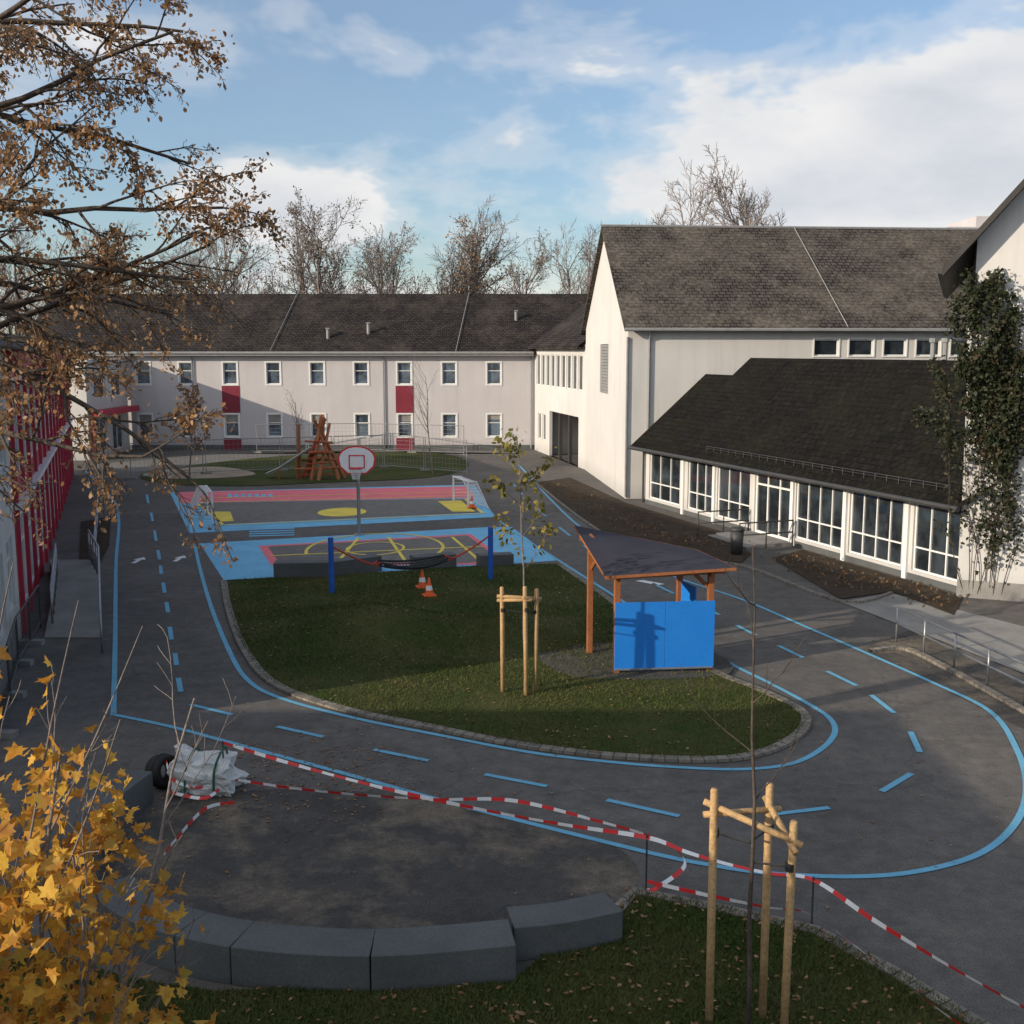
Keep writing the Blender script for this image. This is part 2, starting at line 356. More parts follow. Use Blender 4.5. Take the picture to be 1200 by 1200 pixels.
# ------------------------------------------------------------------ far school building
sb=empty('school_building')
w,fb,gb,rp,bl=MB(),MB(),MB(),MB(),MB()
o=V(-34,78,0); ud=V(1,0,0); nd=V(0,-1,0); Lf=35.6
ops=[];wins=[]
k=78.2/F; rb=np.random.default_rng(4)
for px in (70,121,172,222,273,323,374,425,475,527,579):
    xc=(px-600)*k+34
    for a,b in ((4.62,6.12),(.95,2.5)): 
        ops.append((xc-.48,xc+.48,a,b)); wins.append(ops[-1])
        if rb.random()<.45: hh=rb.uniform(.25,.75); bl.face([o+V(xc-.42,.105,b-hh),o+V(xc+.42,.105,b-hh),o+V(xc+.42,.105,b-.05),o+V(xc-.42,.105,b-.05)])
    if px in (273,475,70):
        for a,b in ((2.62,4.5),(.0,.82)): rp.obox(o+ud*(xc-.62)+nd*.003+Z*a,ud*1.24,nd*.03,Z*(b-a))
facade(w,o,ud,nd,Lf,0,6.95,ops)
for q in wins: window(fb,gb,o,ud,nd,q,1,2,split=.62,trim=.1)
w.face([V(-34,78,0),V(-34,90,0),V(-34,90,6.95),V(-34,84,11.1),V(-34,78,6.95)])
w.face([V(1.6,90,0),V(1.6,90,6.95),V(-34,90,6.95),V(-34,90,0)])
w.obox(V(-34,77.97,0),V(35.6,0,0),V(0,.025,0),V(0,0,.35),1)
w.build('walls',[wallf,concd],sb); fb.build('window_frames',[trimw],sb); gb.build('window_glass',[glassb],sb); rp.build('red_panels',[redm],sb); bl.build('window_blinds',[conc],sb)
r=MB()
r.face([(-34.4,77.4,6.78),(7,77.4,6.78),(7,84,11.15),(-34.4,84,11.15)]); r.face([(7,90.6,6.78),(-34.4,90.6,6.78),(-34.4,84,11.15),(7,84,11.15)])
r.build('roof',[rooff],sb,uv=True)
g=MB(); g.tube([(-34.4,77.35,6.8),(1.5,77.35,6.8)],.09,6); g.obox((-34.4,77.4,6.6),(35.9,0,0),(0,.6,0),(0,0,.12))
for x in (-33.5,-22.4,-9,1.35): g.tube([(x,77.9,6.7),(x,77.9,.1)],.05,6)
for x0,x1 in ((-16,-16.8),(-3.2,-3.9)): g.tube([(x0,84,11.25),(x1,77.4,6.9)],.03,4)
for x,y,z in ((-10.2,79.5,9.0),(0.3,81,9.9),(-13,79,8.6)): g.tube([(x,y,z-1),(x,y,z-.15)],.12,8); g.box((x,y,z-.1),(.3,.3,.08))
g.build('gutters_and_vents',[zinc],sb)
# connecting wing
w,fb,gb=MB(),MB(),MB(); o=V(1.6,78,0); e=V(4.3,65,0); ud=(e-o).normalized(); nd=V(ud.y,-ud.x,0)
if nd.x>0: nd=-nd
Lc=(e-o).length; ops=[]
for i in range(9): a=.5+i*1.38; ops.append((a,a+1.05,4.6,6.7))
big=(4.4,11.8,0,3.0); ops.append(big)
for a in (1.0,2.4): ops.append((a,a+.9,.9,2.7))
facade(w,o,ud,nd,Lc,0,7.35,ops,.2)
for q in ops:
    if q!=big: window(fb,gb,o,ud,nd,q,1,1)
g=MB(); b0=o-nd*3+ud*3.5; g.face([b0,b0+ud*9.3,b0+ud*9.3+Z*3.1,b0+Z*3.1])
w.obox(o-nd*3+ud*3.5+Z*3.05,ud*9.3,nd*2.75,Z*.1); w.face([b0,b0+nd*2.8,b0+nd*2.8+Z*3.1,b0+Z*3.1]); w.face([b0+ud*9.3,b0+ud*9.3+nd*2.8,b0+ud*9.3+nd*2.8+Z*3.1,b0+ud*9.3+Z*3.1])
for a in (6.7,9.2): g.obox(o+ud*a-nd*.25,ud*.22,nd*.2,Z*3)
w.build('wing_walls',[wallw],sb); fb.build('wing_frames',[trimw],sb); gb.build('wing_glass',[glass],sb); g.build('passage_back',[roofd],sb)
r=MB(); oo=o+nd*.5; ee=e+nd*.5; r.face([oo+Z*7.2,ee+Z*7.2,ee-nd*5+Z*10.9,oo-nd*5+Z*10.9]); r.obox(oo+Z*7.05-ud*.1,ud*(Lc),-nd*.5,Z*.12); r.build('wing_roof',[rooff],sb,uv=True)
w,fb,gb,rp=MB(),MB(),MB(),MB(); o=V(-27,77.9,0); ud=V(0,-1,0); nd=V(1,0,0)
ops=[(1.2,3.2,.3,2.6),(4.2,6.6,.3,2.6),(1.2,3.0,3.9,5.4),(4.2,6.2,3.9,5.4)]; facade(w,o,ud,nd,7.5,0,6.2,ops)
for q in ops: window(fb,gb,o,ud,nd,q,2,1)
w.face([V(-27,70.4,0),V(-34,70.4,0),V(-34,70.4,6.2),V(-27,70.4,6.2)]); w.obox((-34,70.2,6.2),(7.2,0,0),(0,7.7,0),(0,0,.2)); rp.obox((-27.0,70.6,2.8),(.9,0,0),(0,7.0,0),(0,0,.35)); rp.obox((-26.98,70.6,.1),(.05,0,0),(0,.9,0),(0,0,2.6))
w.build('side_block_walls',[wallw],sb); fb.build('side_block_frames',[trimw],sb); gb.build('side_block_glass',[glassb],sb); rp.build('side_block_canopy',[redc],sb)
# ------------------------------------------------------------------ gabled hall
gh=empty('gabled_school_hall')
A=V(5.4,52,0);B=V(4.3,65,0); ab=(B-A); Lg=ab.length; ab.normalize(); e=V(ab.y,-ab.x,0); LH=32; EZ=8.25; RZ=13.2
w,fb,gb,lv=MB(),MB(),MB(),MB()
lo=(5.3,7.9,4.75,7.3)
facade(w,A,ab,-e,Lg,0,EZ,[lo],.1)
for i in range(16): z=4.78+i*.158; lv.obox(A+ab*5.3+e*.02+Z*z,ab*2.6,e*.06,Z*.11)
lv.obox(A+ab*5.3+e*.09+Z*4.75,ab*2.6,e*.02,Z*2.55)
w.face([A+Z*EZ,B+Z*EZ,A+ab*Lg/2+Z*RZ])
ops=[(a,b,6.72,7.5) for a,b in ((8.9,10.1),(10.6,11.8),(12.3,13.4),(13.9,15.1),(15.6,16.8),(17.3,18.5))]
facade(w,A,e,-ab,LH,0,EZ,ops,.14)
for q in ops: window(fb,gb,A,e,-ab,q,1,1,trim=.06)
w.face([B,B+e*LH,B+e*LH+Z*EZ,B+Z*EZ]); w.face([A+e*LH,B+e*LH,B+e*LH+Z*EZ,A+e*LH+ab*Lg/2+Z*RZ,A+e*LH+Z*EZ])
w.build('walls',[wallw],gh); fb.build('window_frames',[trimw],gh); gb.build('window_glass',[glass],gh); lv.build('louvre',[zinc],gh)
r=MB(); ro=A-e*.25; mid=ab*Lg/2; th=.16; sl=(RZ-EZ)/(Lg/2)
p0=ro-ab*.45+Z*(EZ-.45*sl+.1); p1=p0+e*(LH+.4); q0=ro+mid+Z*(RZ+.1); q1=q0+e*(LH+.4)
s0=ro+ab*(Lg+.45)+Z*(EZ-.45*sl+.1); s1=s0+e*(LH+.4)
r.face([p0,p1,q1,q0]); r.face([s1,s0,q0,q1]); r.face([p0-Z*th,p1-Z*th,q1-Z*th,q0-Z*th]); r.face([s1-Z*th,s0-Z*th,q0-Z*th,q1-Z*th])
r.face([p0,q0,q0-Z*th,p0-Z*th]); r.face([s0,q0,q0-Z*th,s0-Z*th]); r.face([p0,p1,p1-Z*th,p0-Z*th])
r.build('roof',[roofw],gh,uv=True)
g=MB(); g.tube([p0-ab*.05-Z*.08,p1-ab*.05-Z*.08],.08,6)
dp=A+e*1.0-ab*.08; g.tube([dp-ab*.3+Z*7.9,dp+Z*7.5,dp+Z*2.6],.055,6)
g.tube([q0+Z*.04,q1+Z*.04],.07,5)
l0=q0+e*10.2; l1=p0+e*10.6; g.tube([l0+Z*.05,l1+Z*.05],.025,4); g.tube([A-ab*.06-e*.03+Z*7.6,A-ab*.06-e*.03+Z*.1],.05,6)
for a in (14.3,14.9): 
    c=A+e*a-ab*.9; g.tube([c+Z*5.4,c+Z*7.35],.12,8); g.tube([c+Z*7.35,c+Z*7.55],.19,8)
g.build('gutters_and_pipes',[zinc],gh)
# ------------------------------------------------------------------ glazed pavilion
gp=empty('glazed_pavilion')
w,fb,gb,r,g=MB(),MB(),MB(),MB(),MB()
o=V(6.1,50.6,0); ud=V(.338,-.941,0).normalized(); nd=V(-ud.y,ud.x,0)
if nd.x>0: nd=-nd
bb=-nd; LP=20.6
bays=[(.5,3.4,2),(4.1,6.2,2),(6.55,9.0,2),(12.05,14.8,3),(15.15,17.8,3),(18.3,20.4,2)]
ops=[(a,b,.3,2.5) for a,b,n in bays]; dr=(9.35,11.75,.1,2.5); ops.append(dr)
facade(w,o,ud,nd,LP,0,2.72,ops,.14)
for a,b,n in bays: window(fb,gb,o,ud,nd,(a,b,.3,2.5),n+1,1,split=.33,fw=.06)
window(fb,gb,o,ud,nd,dr,3,1,split=.78,fw=.09)
for a in (3.75,6.37,11.9,14.97,18.05): fb.obox(o+ud*(a-.09)+nd*.003,ud*.18,nd*.08,Z*2.7)
w.obox(o+nd*.003+ud*.0,ud*9.2,nd*.02,Z*.2,1); w.obox(o+nd*.003+ud*12.1,ud*8.4,nd*.02,Z*.2,1)
s1_=3.3; z1_=5.75; s2_=4.2; z2_=6.65
w.face([o,o+bb*s1_,o+bb*s1_+Z*(z1_-.2),o+Z*2.72])
w.build('walls',[wallw,concd],gp); fb.build('frames',[trimw],gp); gb.build('glass',[glass],gp)
sl2=(z2_-2.62)/(s2_+.55)
def rpnt(u,s): return o+ud*u+bb*s+Z*(2.62+sl2*(s+.55))
E0=rpnt(-.4,-.55); Em=rpnt(2.0,-.55); E1=rpnt(LP+.25,-.55); K0=rpnt(-.4,s1_); K1=rpnt(2.0,s1_); T0=rpnt(2.0,s2_); T1=rpnt(LP+3,s2_)
r.face([E0,Em,K1,K0]); r.face([Em,E1,T1,T0,K1]); r.face([K0,K1,K1+bb*1.5-Z*.3,K0+bb*1.5-Z*.3]); r.face([K1,T0,T0+bb*.8-Z*.3,K1+bb*1.5-Z*.3]); r.face([T0,T1,T1+bb*9-Z*.6,T0+bb*9-Z*.6])
r.face([E0-Z*.16,E1-Z*.16,E1,E0]); r.face([E0-Z*.16,E1-Z*.16,E1-nd*.56-Z*.12,E0-nd*.56-Z*.12]); r.face([E0-Z*.16,K0-Z*.16,K0,E0])
r.build('roof',[roofm],gp,uv=True)
g.tube([E0+nd*.07-Z*.06,E1+nd*.07-Z*.06],.08,8)
g.tube([o+nd*.1+ud*.1+Z*2.6,o+nd*.1+ud*.1+Z*.05],.05,6)
for i in range(26):
    p=rpnt(6+i*.56,-.2); g.tube([p,p+Z*.22],.012,4)
g.tube([rpnt(6,-.2)+Z*.2,rpnt(20,-.2)+Z*.2],.015,4); g.tube([rpnt(6,-.2)+Z*.12,rpnt(20,-.2)+Z*.12],.01,4)
g.build('gutter_and_snow_guard',[metald],gp)
s=MB(); s.obox(o+ud*9.2+nd*.03,ud*2.8,nd*1.5,Z*.12); s.obox(o+ud*9.2+nd*1.54,ud*2.8,nd*.35,Z*.06); s.build('door_step',[conc],gp)
def railing(name,pts,h=.9,sp=1.2,r=.022,mat=metal,mids=1):
    m=MB(); pts=[Vector(p) for p in pts]
    for a,b in zip(pts,pts[1:]):
        n=max(1,round((b-a).length/sp))
        for i in range(n+1): q=a.lerp(b,i/n); m.tube([q,q+Z*h],r,6)
    for k in range(mids+1): m.tube([p+Z*(h-(h*.45)*k) for p in pts],r*1.1,6)
    return m.build(name,[mat],None,True)
d0=o+ud*9.15+nd*.1; railing('door_handrail',[d0,d0+nd*2.2],.95,.9,.025,metald)
d0=o+ud*12.1+nd*.1; railing('door_handrail',[d0,d0+nd*2.2],.95,.9,.025,metald)
bn=MB(); c=G(863,650); bn.tube([c,c+Z*.85],[.2,.24],12); bn.tube([c+Z*.85,c+Z*.95],[.27,.22],12); bn.build('waste_bin',[metald],None,True)
# ------------------------------------------------------------------ near right building
nb=empty('gabled_house')
C=V(12.75,31,0); wd=V(.93,-.37,0).normalized(); dd=V(-wd.y,wd.x,0); WN=12; DN=14; ez=10.1; s_=1.2; rz=ez+6*s_
w=MB(); w.face([C,C+wd*WN,C+wd*WN+Z*ez,C+wd*6+Z*rz,C+Z*ez]); w.face([C,C+dd*DN,C+dd*DN+Z*ez,C+Z*ez])
w.face([C+wd*WN,C+wd*WN+dd*DN,C+wd*WN+dd*DN+Z*ez,C+wd*WN+Z*ez]); w.face([p+dd*DN for p in (C,C+wd*WN,C+wd*WN+Z*ez,C+wd*6+Z*rz,C+Z*ez)])
w.obox(C-dd*.02,wd*WN,-dd*.03,Z*.5,1)
w.build('walls',[wallw,conc],nb)
r=MB(); f=C-dd*.7
for sg_ in (0,1):
    lowp=f+(wd*-.85 if not sg_ else wd*(WN+.85))+Z*(ez-.85*s_+.12); top=f+wd*6+Z*(rz+.12); D=dd*(DN+1.2)
    r.face([lowp,lowp+D,top+D,top]); r.face([q-Z*.22 for q in (lowp,lowp+D,top+D,top)],1); r.face([lowp,top,top-Z*.22,lowp-Z*.22],1); r.face([lowp,lowp+D,lowp+D-Z*.22,lowp-Z*.22],1)
r.build('roof',[rooff,roofd],nb,uv=True)
g=MB(); lp=f-wd*.9+Z*(ez-.85*s_+.05); g.tube([lp,lp+dd*15],.09,8); g.build('gutter',[metald],nb)
db=empty('distant_flat_block'); m_=MB(); m_.obox((46,120,0),(20,0,0),(0,12,0),(0,0,19.9)); m_.obox((49.5,121,19.9),(8,0,0),(0,8,0),(0,0,1.2)); m_.build('walls',[wallf],db)
m_=MB()
for i in range(6):
    for j in range(5): m_.obox((48+i*2.9,119.95,2+j*3.5),(1.6,0,0),(0,.04,0),(0,0,1.6))
m_.build('windows',[glass],db)
# ------------------------------------------------------------------ left red building
lb=empty('red_clad_school_building')
w,fb,gb,rp=MB(),MB(),MB(),MB()
o=V(-9.4,19,0); ud=V(-.338,.941,0).normalized(); nd=V(ud.y,-ud.x,0); LL=46
ops=[]
for i in range(3):
    a=.8+i*2.4; ops+= [(a,a+1.5,1.0,2.7),(a,a+1.5,4.3,6.0)]
for i in range(15):
    a=8.6+i*2.5; ops+=[(a,a+1.8,.5,2.9),(a,a+1.8,3.8,6.3)]
facade(w,o,ud,nd,8.0,0,7,[q for q in ops if q[1]<8])
facade(rp,o+nd*.02,ud,nd,LL,0,7,[(0,8.0,0,7)]+[q for q in ops if q[0]>8])
for q in ops: window(fb,gb,o,ud,nd,q,2,1,split=.7,rec=.03 if q[0]>8 else .12,fw=.11)
for i in range(16):
    a=8.25+i*2.5; rp.obox(o+ud*a+nd*.03,ud*.1,nd*.08,Z*6.6)
rp.obox(o+ud*8+nd*.03+Z*6.6,ud*(LL-8),nd*.3,Z*.4); fb.obox(o+ud*8+nd*.035+Z*3.15,ud*(LL-8),nd*.2,Z*.14)
w.face([o,o-nd*14,o-nd*14+Z*7,o+Z*7]); w.face([o+ud*LL,o-nd*14+ud*LL,o-nd*14+ud*LL+Z*7,o+ud*LL+Z*7]); w.face([o-nd*14,o-nd*14+ud*LL,o-nd*14+ud*LL+Z*7,o-nd*14+Z*7])
w.build('walls',[wallw],lb); rp.build('red_cladding',[redc],lb); fb.build('frames',[trimw],lb); gb.build('glass',[glassb],lb)
r=MB(); r.obox(o+nd*.6-ud*.4+Z*7,ud*(LL+.8),-nd*15,Z*.3); r.build('flat_roof',[concd],lb)
railing('entrance_balustrade',[o+ud*15+nd*1.6,o+ud*21+nd*1.6,o+ud*27+nd*1.6],1.0,1.5,.025)
ax=empty('added_shade_building'); w=MB(); w.obox((-32,-14,0),(20.5,0,0),(0,24,0),(0,0,6.2)); w.build('walls',[wallw],ax)  # unseen building, added and sized to cast shade over the foreground
w=MB(); w.obox((-32.4,-14.4,6.2),(21.3,0,0),(0,24.8,0),(0,0,.3)); w.build('flat_roof',[concd],ax)
w=MB()
for j in range(6):
    for z in (1,4): w.obox((-11.49,-12+j*3.8,z),(.04,0,0),(0,1.8,0),(0,0,1.5))
w.build('windows',[glass],ax)
rm=MB(); a=G(66,694);b=G(118,694);c=G(119,748);d=G(52,748)
ha,hc=.4,.03
top=[a+Z*ha,b+Z*ha,c+Z*hc,d+Z*hc]; bot=[a,b,c,d]; rm.face(top)
for i in range(4): j=(i+1)%4; rm.face([bot[i],bot[j],top[j],top[i]])
b2=G(96,650); rm.obox(a,b-a,(b2-b)*.5,Z*ha)
rm.build('entrance_ramp',[conc])
railing('ramp_railing',[b2.lerp(b,.5)+Z*.4,b+Z*.4,c+Z*hc,G(120,765)],.95,.8,.03)
railing('ramp_railing',[G(68,690)+Z*.4,G(62,735)+Z*.1],.95,.8,.03)
railing('ramp_railing',[G(1050,752),G(1200,828),G(1330,893)],.85,1.3,.025)
def meshfence(name,pts,h,sp,pw,mat=metal,grid=.2,gw=.004):
    m=MB()
    for a,b in zip(pts,pts[1:]):
        n=max(1,round((b-a).length/sp)); 
        for i in range(n):
            p=a.lerp(b,(i+.02)/n); q=a.lerp(b,(i+.98)/n); m.tube([p,p+Z*h,q+Z*h,q],pw,5); m.tube([p+Z*.15,q+Z*.15],pw*.8,5)
            L=(q-p).length; k=int(L/grid)
            for j in range(1,k): x=p.lerp(q,j/k); m.tube([x+Z*.15,x+Z*h],gw,3,cap=False)
            k=int(h/grid)
            for j in range(1,k): m.tube([p+Z*(h*j/k),q+Z*(h*j/k)],gw,3,cap=False)
            m.box(p+Z*.06,(.6,.2,.12),1)
    return m.build(name,[mat,conc])
meshfence('construction_fence',GG([(152,562),(240,556),(330,552),(450,548),(548,556)]),1.95,3.4,.03,zinc,.25,.006)
meshfence('construction_fence',GG([(300,531),(420,529),(545,533)]),1.95,3.4,.03,zinc,.25,.006)
meshfence('garden_fence',GG([(0,865),(22,780),(48,735)]),1.1,2.0,.025,metald,.12)
# ------------------------------------------------------------------ benches
def bench(name,paths,w_,h,mat=concd):
    m=MB()
    for pts in paths:
        pts=[Vector(p) for p in pts]; n=len(pts); L=[];Q=[]
        for i in range(n):
            d=(pts[min(i+1,n-1)]-pts[max(i-1,0)]).normalized(); nn=V(-d.y,d.x,0)*w_/2; L.append(pts[i]+nn);Q.append(pts[i]-nn)
        base=len(m.v)
        for i in range(n): m.v+=[tuple(L[i]),tuple(Q[i]),tuple(Q[i]+Z*h),tuple(L[i]+Z*h)]
        for i in range(n-1):
            for k in range(4): a=base+i*4+k;b=base+i*4+(k+1)%4; m.f.append((a,b,b+4,a+4)); m.m.append(0)
        m.f.append((base,base+3,base+2,base+1)); m.m.append(0); e_=base+(n-1)*4; m.f.append((e_,e_+1,e_+2,e_+3)); m.m.append(0)
    return m.build(name,[mat],bevel=.01)
arc=cr([V(-5.0,12.9,0),V(-4.25,12.2,0),V(-3.05,11.68,0),V(-1.55,11.5,0),V(.0,11.72,0)],12)
bench('curved_concrete_bench',[arc[0:18]+[arc[17].lerp(arc[18],.94)],arc[18:24]+[arc[23].lerp(arc[24],.94)],arc[24:36]+[arc[35].lerp(arc[36],.94)],arc[36:]],.58,.46)
bench('curved_concrete_bench',[cr([V(-.02,12.12,0),V(.6,12.25,0),V(1.22,12.5,0)],8)],.5,.42)
bench('curved_concrete_bench',[cr([V(-5.75,13.6,0),V(-6.1,15,0),V(-5.9,16.5,0)],5)],.6,.5)
bench('concrete_seat_block',[[G(322,677),G(385,676),G(443,668)]],.5,.5)
bench('concrete_seat_block',[[G(483,668),G(532,664)]],.5,.45)
bench('concrete_seat_block',[[G(560,664),G(600,662)]],.5,.4)
# ------------------------------------------------------------------ hoop
h_=G(421,627); m=MB(); m.tube([h_,h_+Z*2.6,h_+V(0,-.1,2.85),h_+V(0,-.55,2.95)],[.07,.065,.06,.05],10); m.tube([h_+V(0,0,2.2),h_+V(0,-.55,2.6)],.03,6); m.tube([h_,h_+Z*.05],.18,12)
bc=h_+V(.05,-.62,2.93)
def board(s,off,mi):
    pts=[]
    for a in np.linspace(0,math.pi,15): pts.append((s*.72*math.cos(a),s*(.06+.48*math.sin(a))))
    pts+=[(-s*.66,-s*.25),(-s*.36,-s*.52),(s*.36,-s*.52),(s*.66,-s*.25)]
    f1=[bc+V(x,off,z) for x,z in pts]; f2=[bc+V(x,off+.03,z) for x,z in pts]
    m.face(f1[::-1],mi); m.face(f2,mi)
    for i in range(len(pts)): j=(i+1)%len(pts); m.face([f1[i],f1[j],f2[j],f2[i]],mi)
board(1.0,0,1); board(.9,-.012,2)
for a,b,c_,d_ in ((-.3,-.26,-.3,.2),(.26,.3,-.3,.2),(-.26,.26,-.3,-.26),(-.26,.26,.16,.2)): m.obox(bc+V(a,-.03,c_),V(b-a,0,0),V(0,.012,0),V(0,0,d_-c_),1)
rim=[bc+V(.23*math.cos(a),-.3+.23*math.sin(a),-.28) for a in np.linspace(0,6.283,20)]
m.tube(rim,.02,5,1)
for i in range(0,19):
    a=rim[i]; c0=bc+V(0,-.3,-.28); q=c0+(a-c0)*.55-Z*.4; b2=rim[(i+2)%19]; q2=c0+(b2-c0)*.55-Z*.4
    m.tube([a,a.lerp(q2,.5),q2],.006,3,2,False); m.tube([b2,b2.lerp(q,.5),q],.006,3,2,False)
m.build('basketball_hoop',[metal,redp,whitep])
def goal(name,c,depthdir,wdir,W=1.8,Hh=1.2,D=.8):
    m=MB(); a=c-wdir*W/2; b=c+wdir*W/2; m.tube([a,a+Z*Hh,b+Z*Hh,b],.05,6)
    for p in (a,b): m.tube([p+Z*Hh,p+depthdir*D*.4+Z*Hh,p+depthdir*D,p],.03,5)
    m.tube([a+depthdir*D,b+depthdir*D],.03,5)
    for i in range(1,15):
        p=a.lerp(b,i/15); m.tube([p+Z*Hh,p+depthdir*D*.4+Z*Hh,p+depthdir*D],.009,3,0,False)
    for j in range(1,8):
        t=j/8; k=depthdir*(D*.4+D*.6*t)+Z*(Hh*(1-t)); m.tube([a+Z*(Hh*(1-t)),a+k,b+k,b+Z*(Hh*(1-t))],.009,3,0,False)
    m.build(name,[whitep])
goal('football_goal',G(246,606),V(-1,0,0),V(-.35,.93,0),2.2,1.2,.9); goal('football_goal',G(540,592),V(1,.1,0),V(-.35,.93,0),2.2,1.2,.9)
# ------------------------------------------------------------------ hammock
p1=G(389,696);p2=G(575,680); hm=MB()
hm.tube([p1,p1+Z*1.66],.08,12); hm.tube([p2,p2+Z*1.66],.08,12)
e1=p1+Z*1.42; e2=p2+Z*1.42; dv=(e2-e1); sd=V(-dv.y,dv.x,0).normalized()
def sag(t): return e1+dv*t-Z*(.86*4*t*(1-t))
hm.tube([sag(t) for t in np.linspace(.0,.27,8)],.028,5,1); hm.tube([sag(t) for t in np.linspace(.73,1,8)],.028,5,1)
ts=np.linspace(.29,.71,21); Wd=.55
def hp(t,s): 
    k=math.sin(math.pi*(t-.27)/.46)**.5; return sag(t)+sd*s*Wd*k+Z*(.14*s*s)
for s in np.linspace(-1,1,9): hm.tube([hp(t,s) for t in ts],.014 if abs(s)<.95 else .03,4,2)
for t in ts: hm.tube([hp(t,s) for s in np.linspace(-1,1,7)],.012,4,2)
for s in (-1,0,1): hm.tube([sag(.25),hp(.29,s)],.018,4,1); hm.tube([sag(.75),hp(.71,s)],.018,4,1)
hm.build('hammock_swing',[bluep,rope,netm])
def cone(p):
    m=MB(); m.box(p+Z*.065,(.36,.36,.04),0,.3)
    rr=lambda z:.14-.11*(z/.5)
    m.tube([p+Z*(.05+z) for z in (.02,.17)],[rr(.02),rr(.17)],12,0); m.tube([p+Z*(.05+z) for z in (.17,.3)],[rr(.17)+.003,rr(.3)+.003],12,1); m.tube([p+Z*(.05+z) for z in (.3,.52)],[rr(.3),rr(.52)],12,0)
    m.build('traffic_cone',[orange,whitep])
cone(G(495,690)); cone(G(503,700)); cone(G(553,596))
# ------------------------------------------------------------------ climbing structure
cs=G(375,561); m=MB()
for a,b in (((-1.0,.3,0),(.3,0,3.4)),((-.3,-.9,0),(.1,.3,3.5)),((1.1,-.5,0),(-.3,.2,3.3)),((.9,.8,0),(-.2,0,3.2)),((-.9,1.1,0),(.4,-.2,3.3)),((1.3,.3,0),(0,.1,2.9)),((.1,-1.1,0),(.5,.6,3.0))):
    m.tube([cs+V(*a),cs+V(*b)],[.11,.08],8,0)
m.box(cs+V(0,0,1.5),(1.3,1.3,.1),0,.3); m.tube([cs+V(-1,.2,1.0),cs+V(1,-.4,1.1)],.06,6); m.tube([cs+V(-.7,-.4,2.1),cs+V(.8,-.2,2.0)],.06,6); m.tube([cs+V(-1.2,-.7,.6),cs+V(1.2,-.6,.7)],.06,6)
for i in range(7): m.tube([cs+V(-.8+.1*i,-.8,.3+.3*i),cs+V(.8-.1*i,-.7,.35+.3*i)],.025,4,2)
for sy in (-.3,.3): m.tube([cs+V(-.5,sy,1.7),cs+V(-2.2,sy,.6),cs+V(-2.9,sy,.3)],.05,5,1)
m.face([cs+V(-.5,-.3,1.6),cs+V(-.5,.3,1.6),cs+V(-2.2,.3,.5),cs+V(-2.2,-.3,.5)],1); m.face([cs+V(-2.2,-.3,.5),cs+V(-2.2,.3,.5),cs+V(-2.9,.3,.22),cs+V(-2.9,-.3,.22)],1)
for x in (-2.2,-1.2): m.tube([cs+V(x,-.3,0),cs+V(x,-.3,.6+.65*(x+2.2))],.05,5,0)
m.tube([cs+V(-1.1,0,0),cs+V(-1.1,0,3.0)],.09,8,0)
m.build('wooden_climbing_frame',[woodr,metal,rope])
# ------------------------------------------------------------------ play shelter
sh=empty('wooden_play_shelter')
FL=V(2.27,23.3,0);FR=V(4.32,23.5,0);BL=V(1.8,24.9,0);BR=V(3.88,25.05,0)
m=MB()
def post(p,h,s=.13): m.box(p+Z*h/2,(s,s,h),0,.1)
post(FL,2.2);post(FR,2.28);post(BL,2.72);post(BR,2.25)
def beam(a,b,t=.1): 
    d=(b-a); n=V(-d.y,d.x,0).normalized()*.08; m.obox(a-n/2-Z*t,d,n,Z*t)
beam(FL+V(-.25,0,2.24),FR+V(.3,0,2.34),.13); beam(BL+V(-.25,0,2.80),BR+V(.3,0,2.3),.13); beam(FL+V(0,-.2,2.22),BL+V(0,.2,2.82),.12); beam(FR+V(0,-.2,2.3),BR+V(0,.2,2.3),.12)
m.tube([BL+Z*2.0,BL.lerp(BR,.2)+Z*2.6],.045,4); m.tube([BL+Z*2.0,BL.lerp(FL,.35)+Z*2.5],.045,4); m.tube([FR+Z*1.85,FR.lerp(FL,.2)+Z*2.25],.045,4)
m.build('timber_frame',[woodr],sh,bevel=.008)
m=MB(); a=FL+V(-.3,-.45,2.27);b=FR+V(.45,-.45,2.42);c=BR+V(.45,.5,2.36);d=BL+V(-.35,.55,2.95); N=8
def rp_(i,j,dz=0): s,t=i/N,j/N; return a.lerp(b,s).lerp(d.lerp(c,s),t)+Z*dz
for i in range(N):
    for j in range(N): m.face([rp_(i,j),rp_(i+1,j),rp_(i+1,j+1),rp_(i,j+1)]); m.face([rp_(i,j,-.05),rp_(i+1,j,-.05),rp_(i+1,j+1,-.05),rp_(i,j+1,-.05)],1)
for p,q in ((a,b),(b,c),(c,d),(d,a)): m.face([p-Z*.06,q-Z*.06,q+Z*.004,p+Z*.004],1)
m.build('roof',[roofg,woodr],sh)
m=MB(); dF=(FR-FL).normalized(); nF=V(dF.y,-dF.x,0)
m.obox(FL-dF*.06+nF*.07+Z*.12,dF*1.1,nF*.03,Z*1.5); m.obox(FL+dF*1.048+nF*.07+Z*.12,dF*1.09,nF*.03,Z*1.5)
dS=(BR-FR).normalized(); m.obox(FR.lerp(BR,.45)+Z*.1-V(.02,0,0),dS*.75,V(.03,0,0),Z*1.65)
m.build('blue_panels',[bluem],sh,bevel=.004)
m=MB(); m.tube([FL-dF*.05+nF*.12+Z*.14,FL+dF*2.1+nF*.12+Z*.14],.025,6); m.build('panel_rail',[metal],sh)
flat('paved_pad',[FL+V(-.9,-.35,0),FR+V(.4,-.3,0),BR+V(.3,.5,0),BL+V(-1.0,.5,0)],.052,pav,smooth=4)
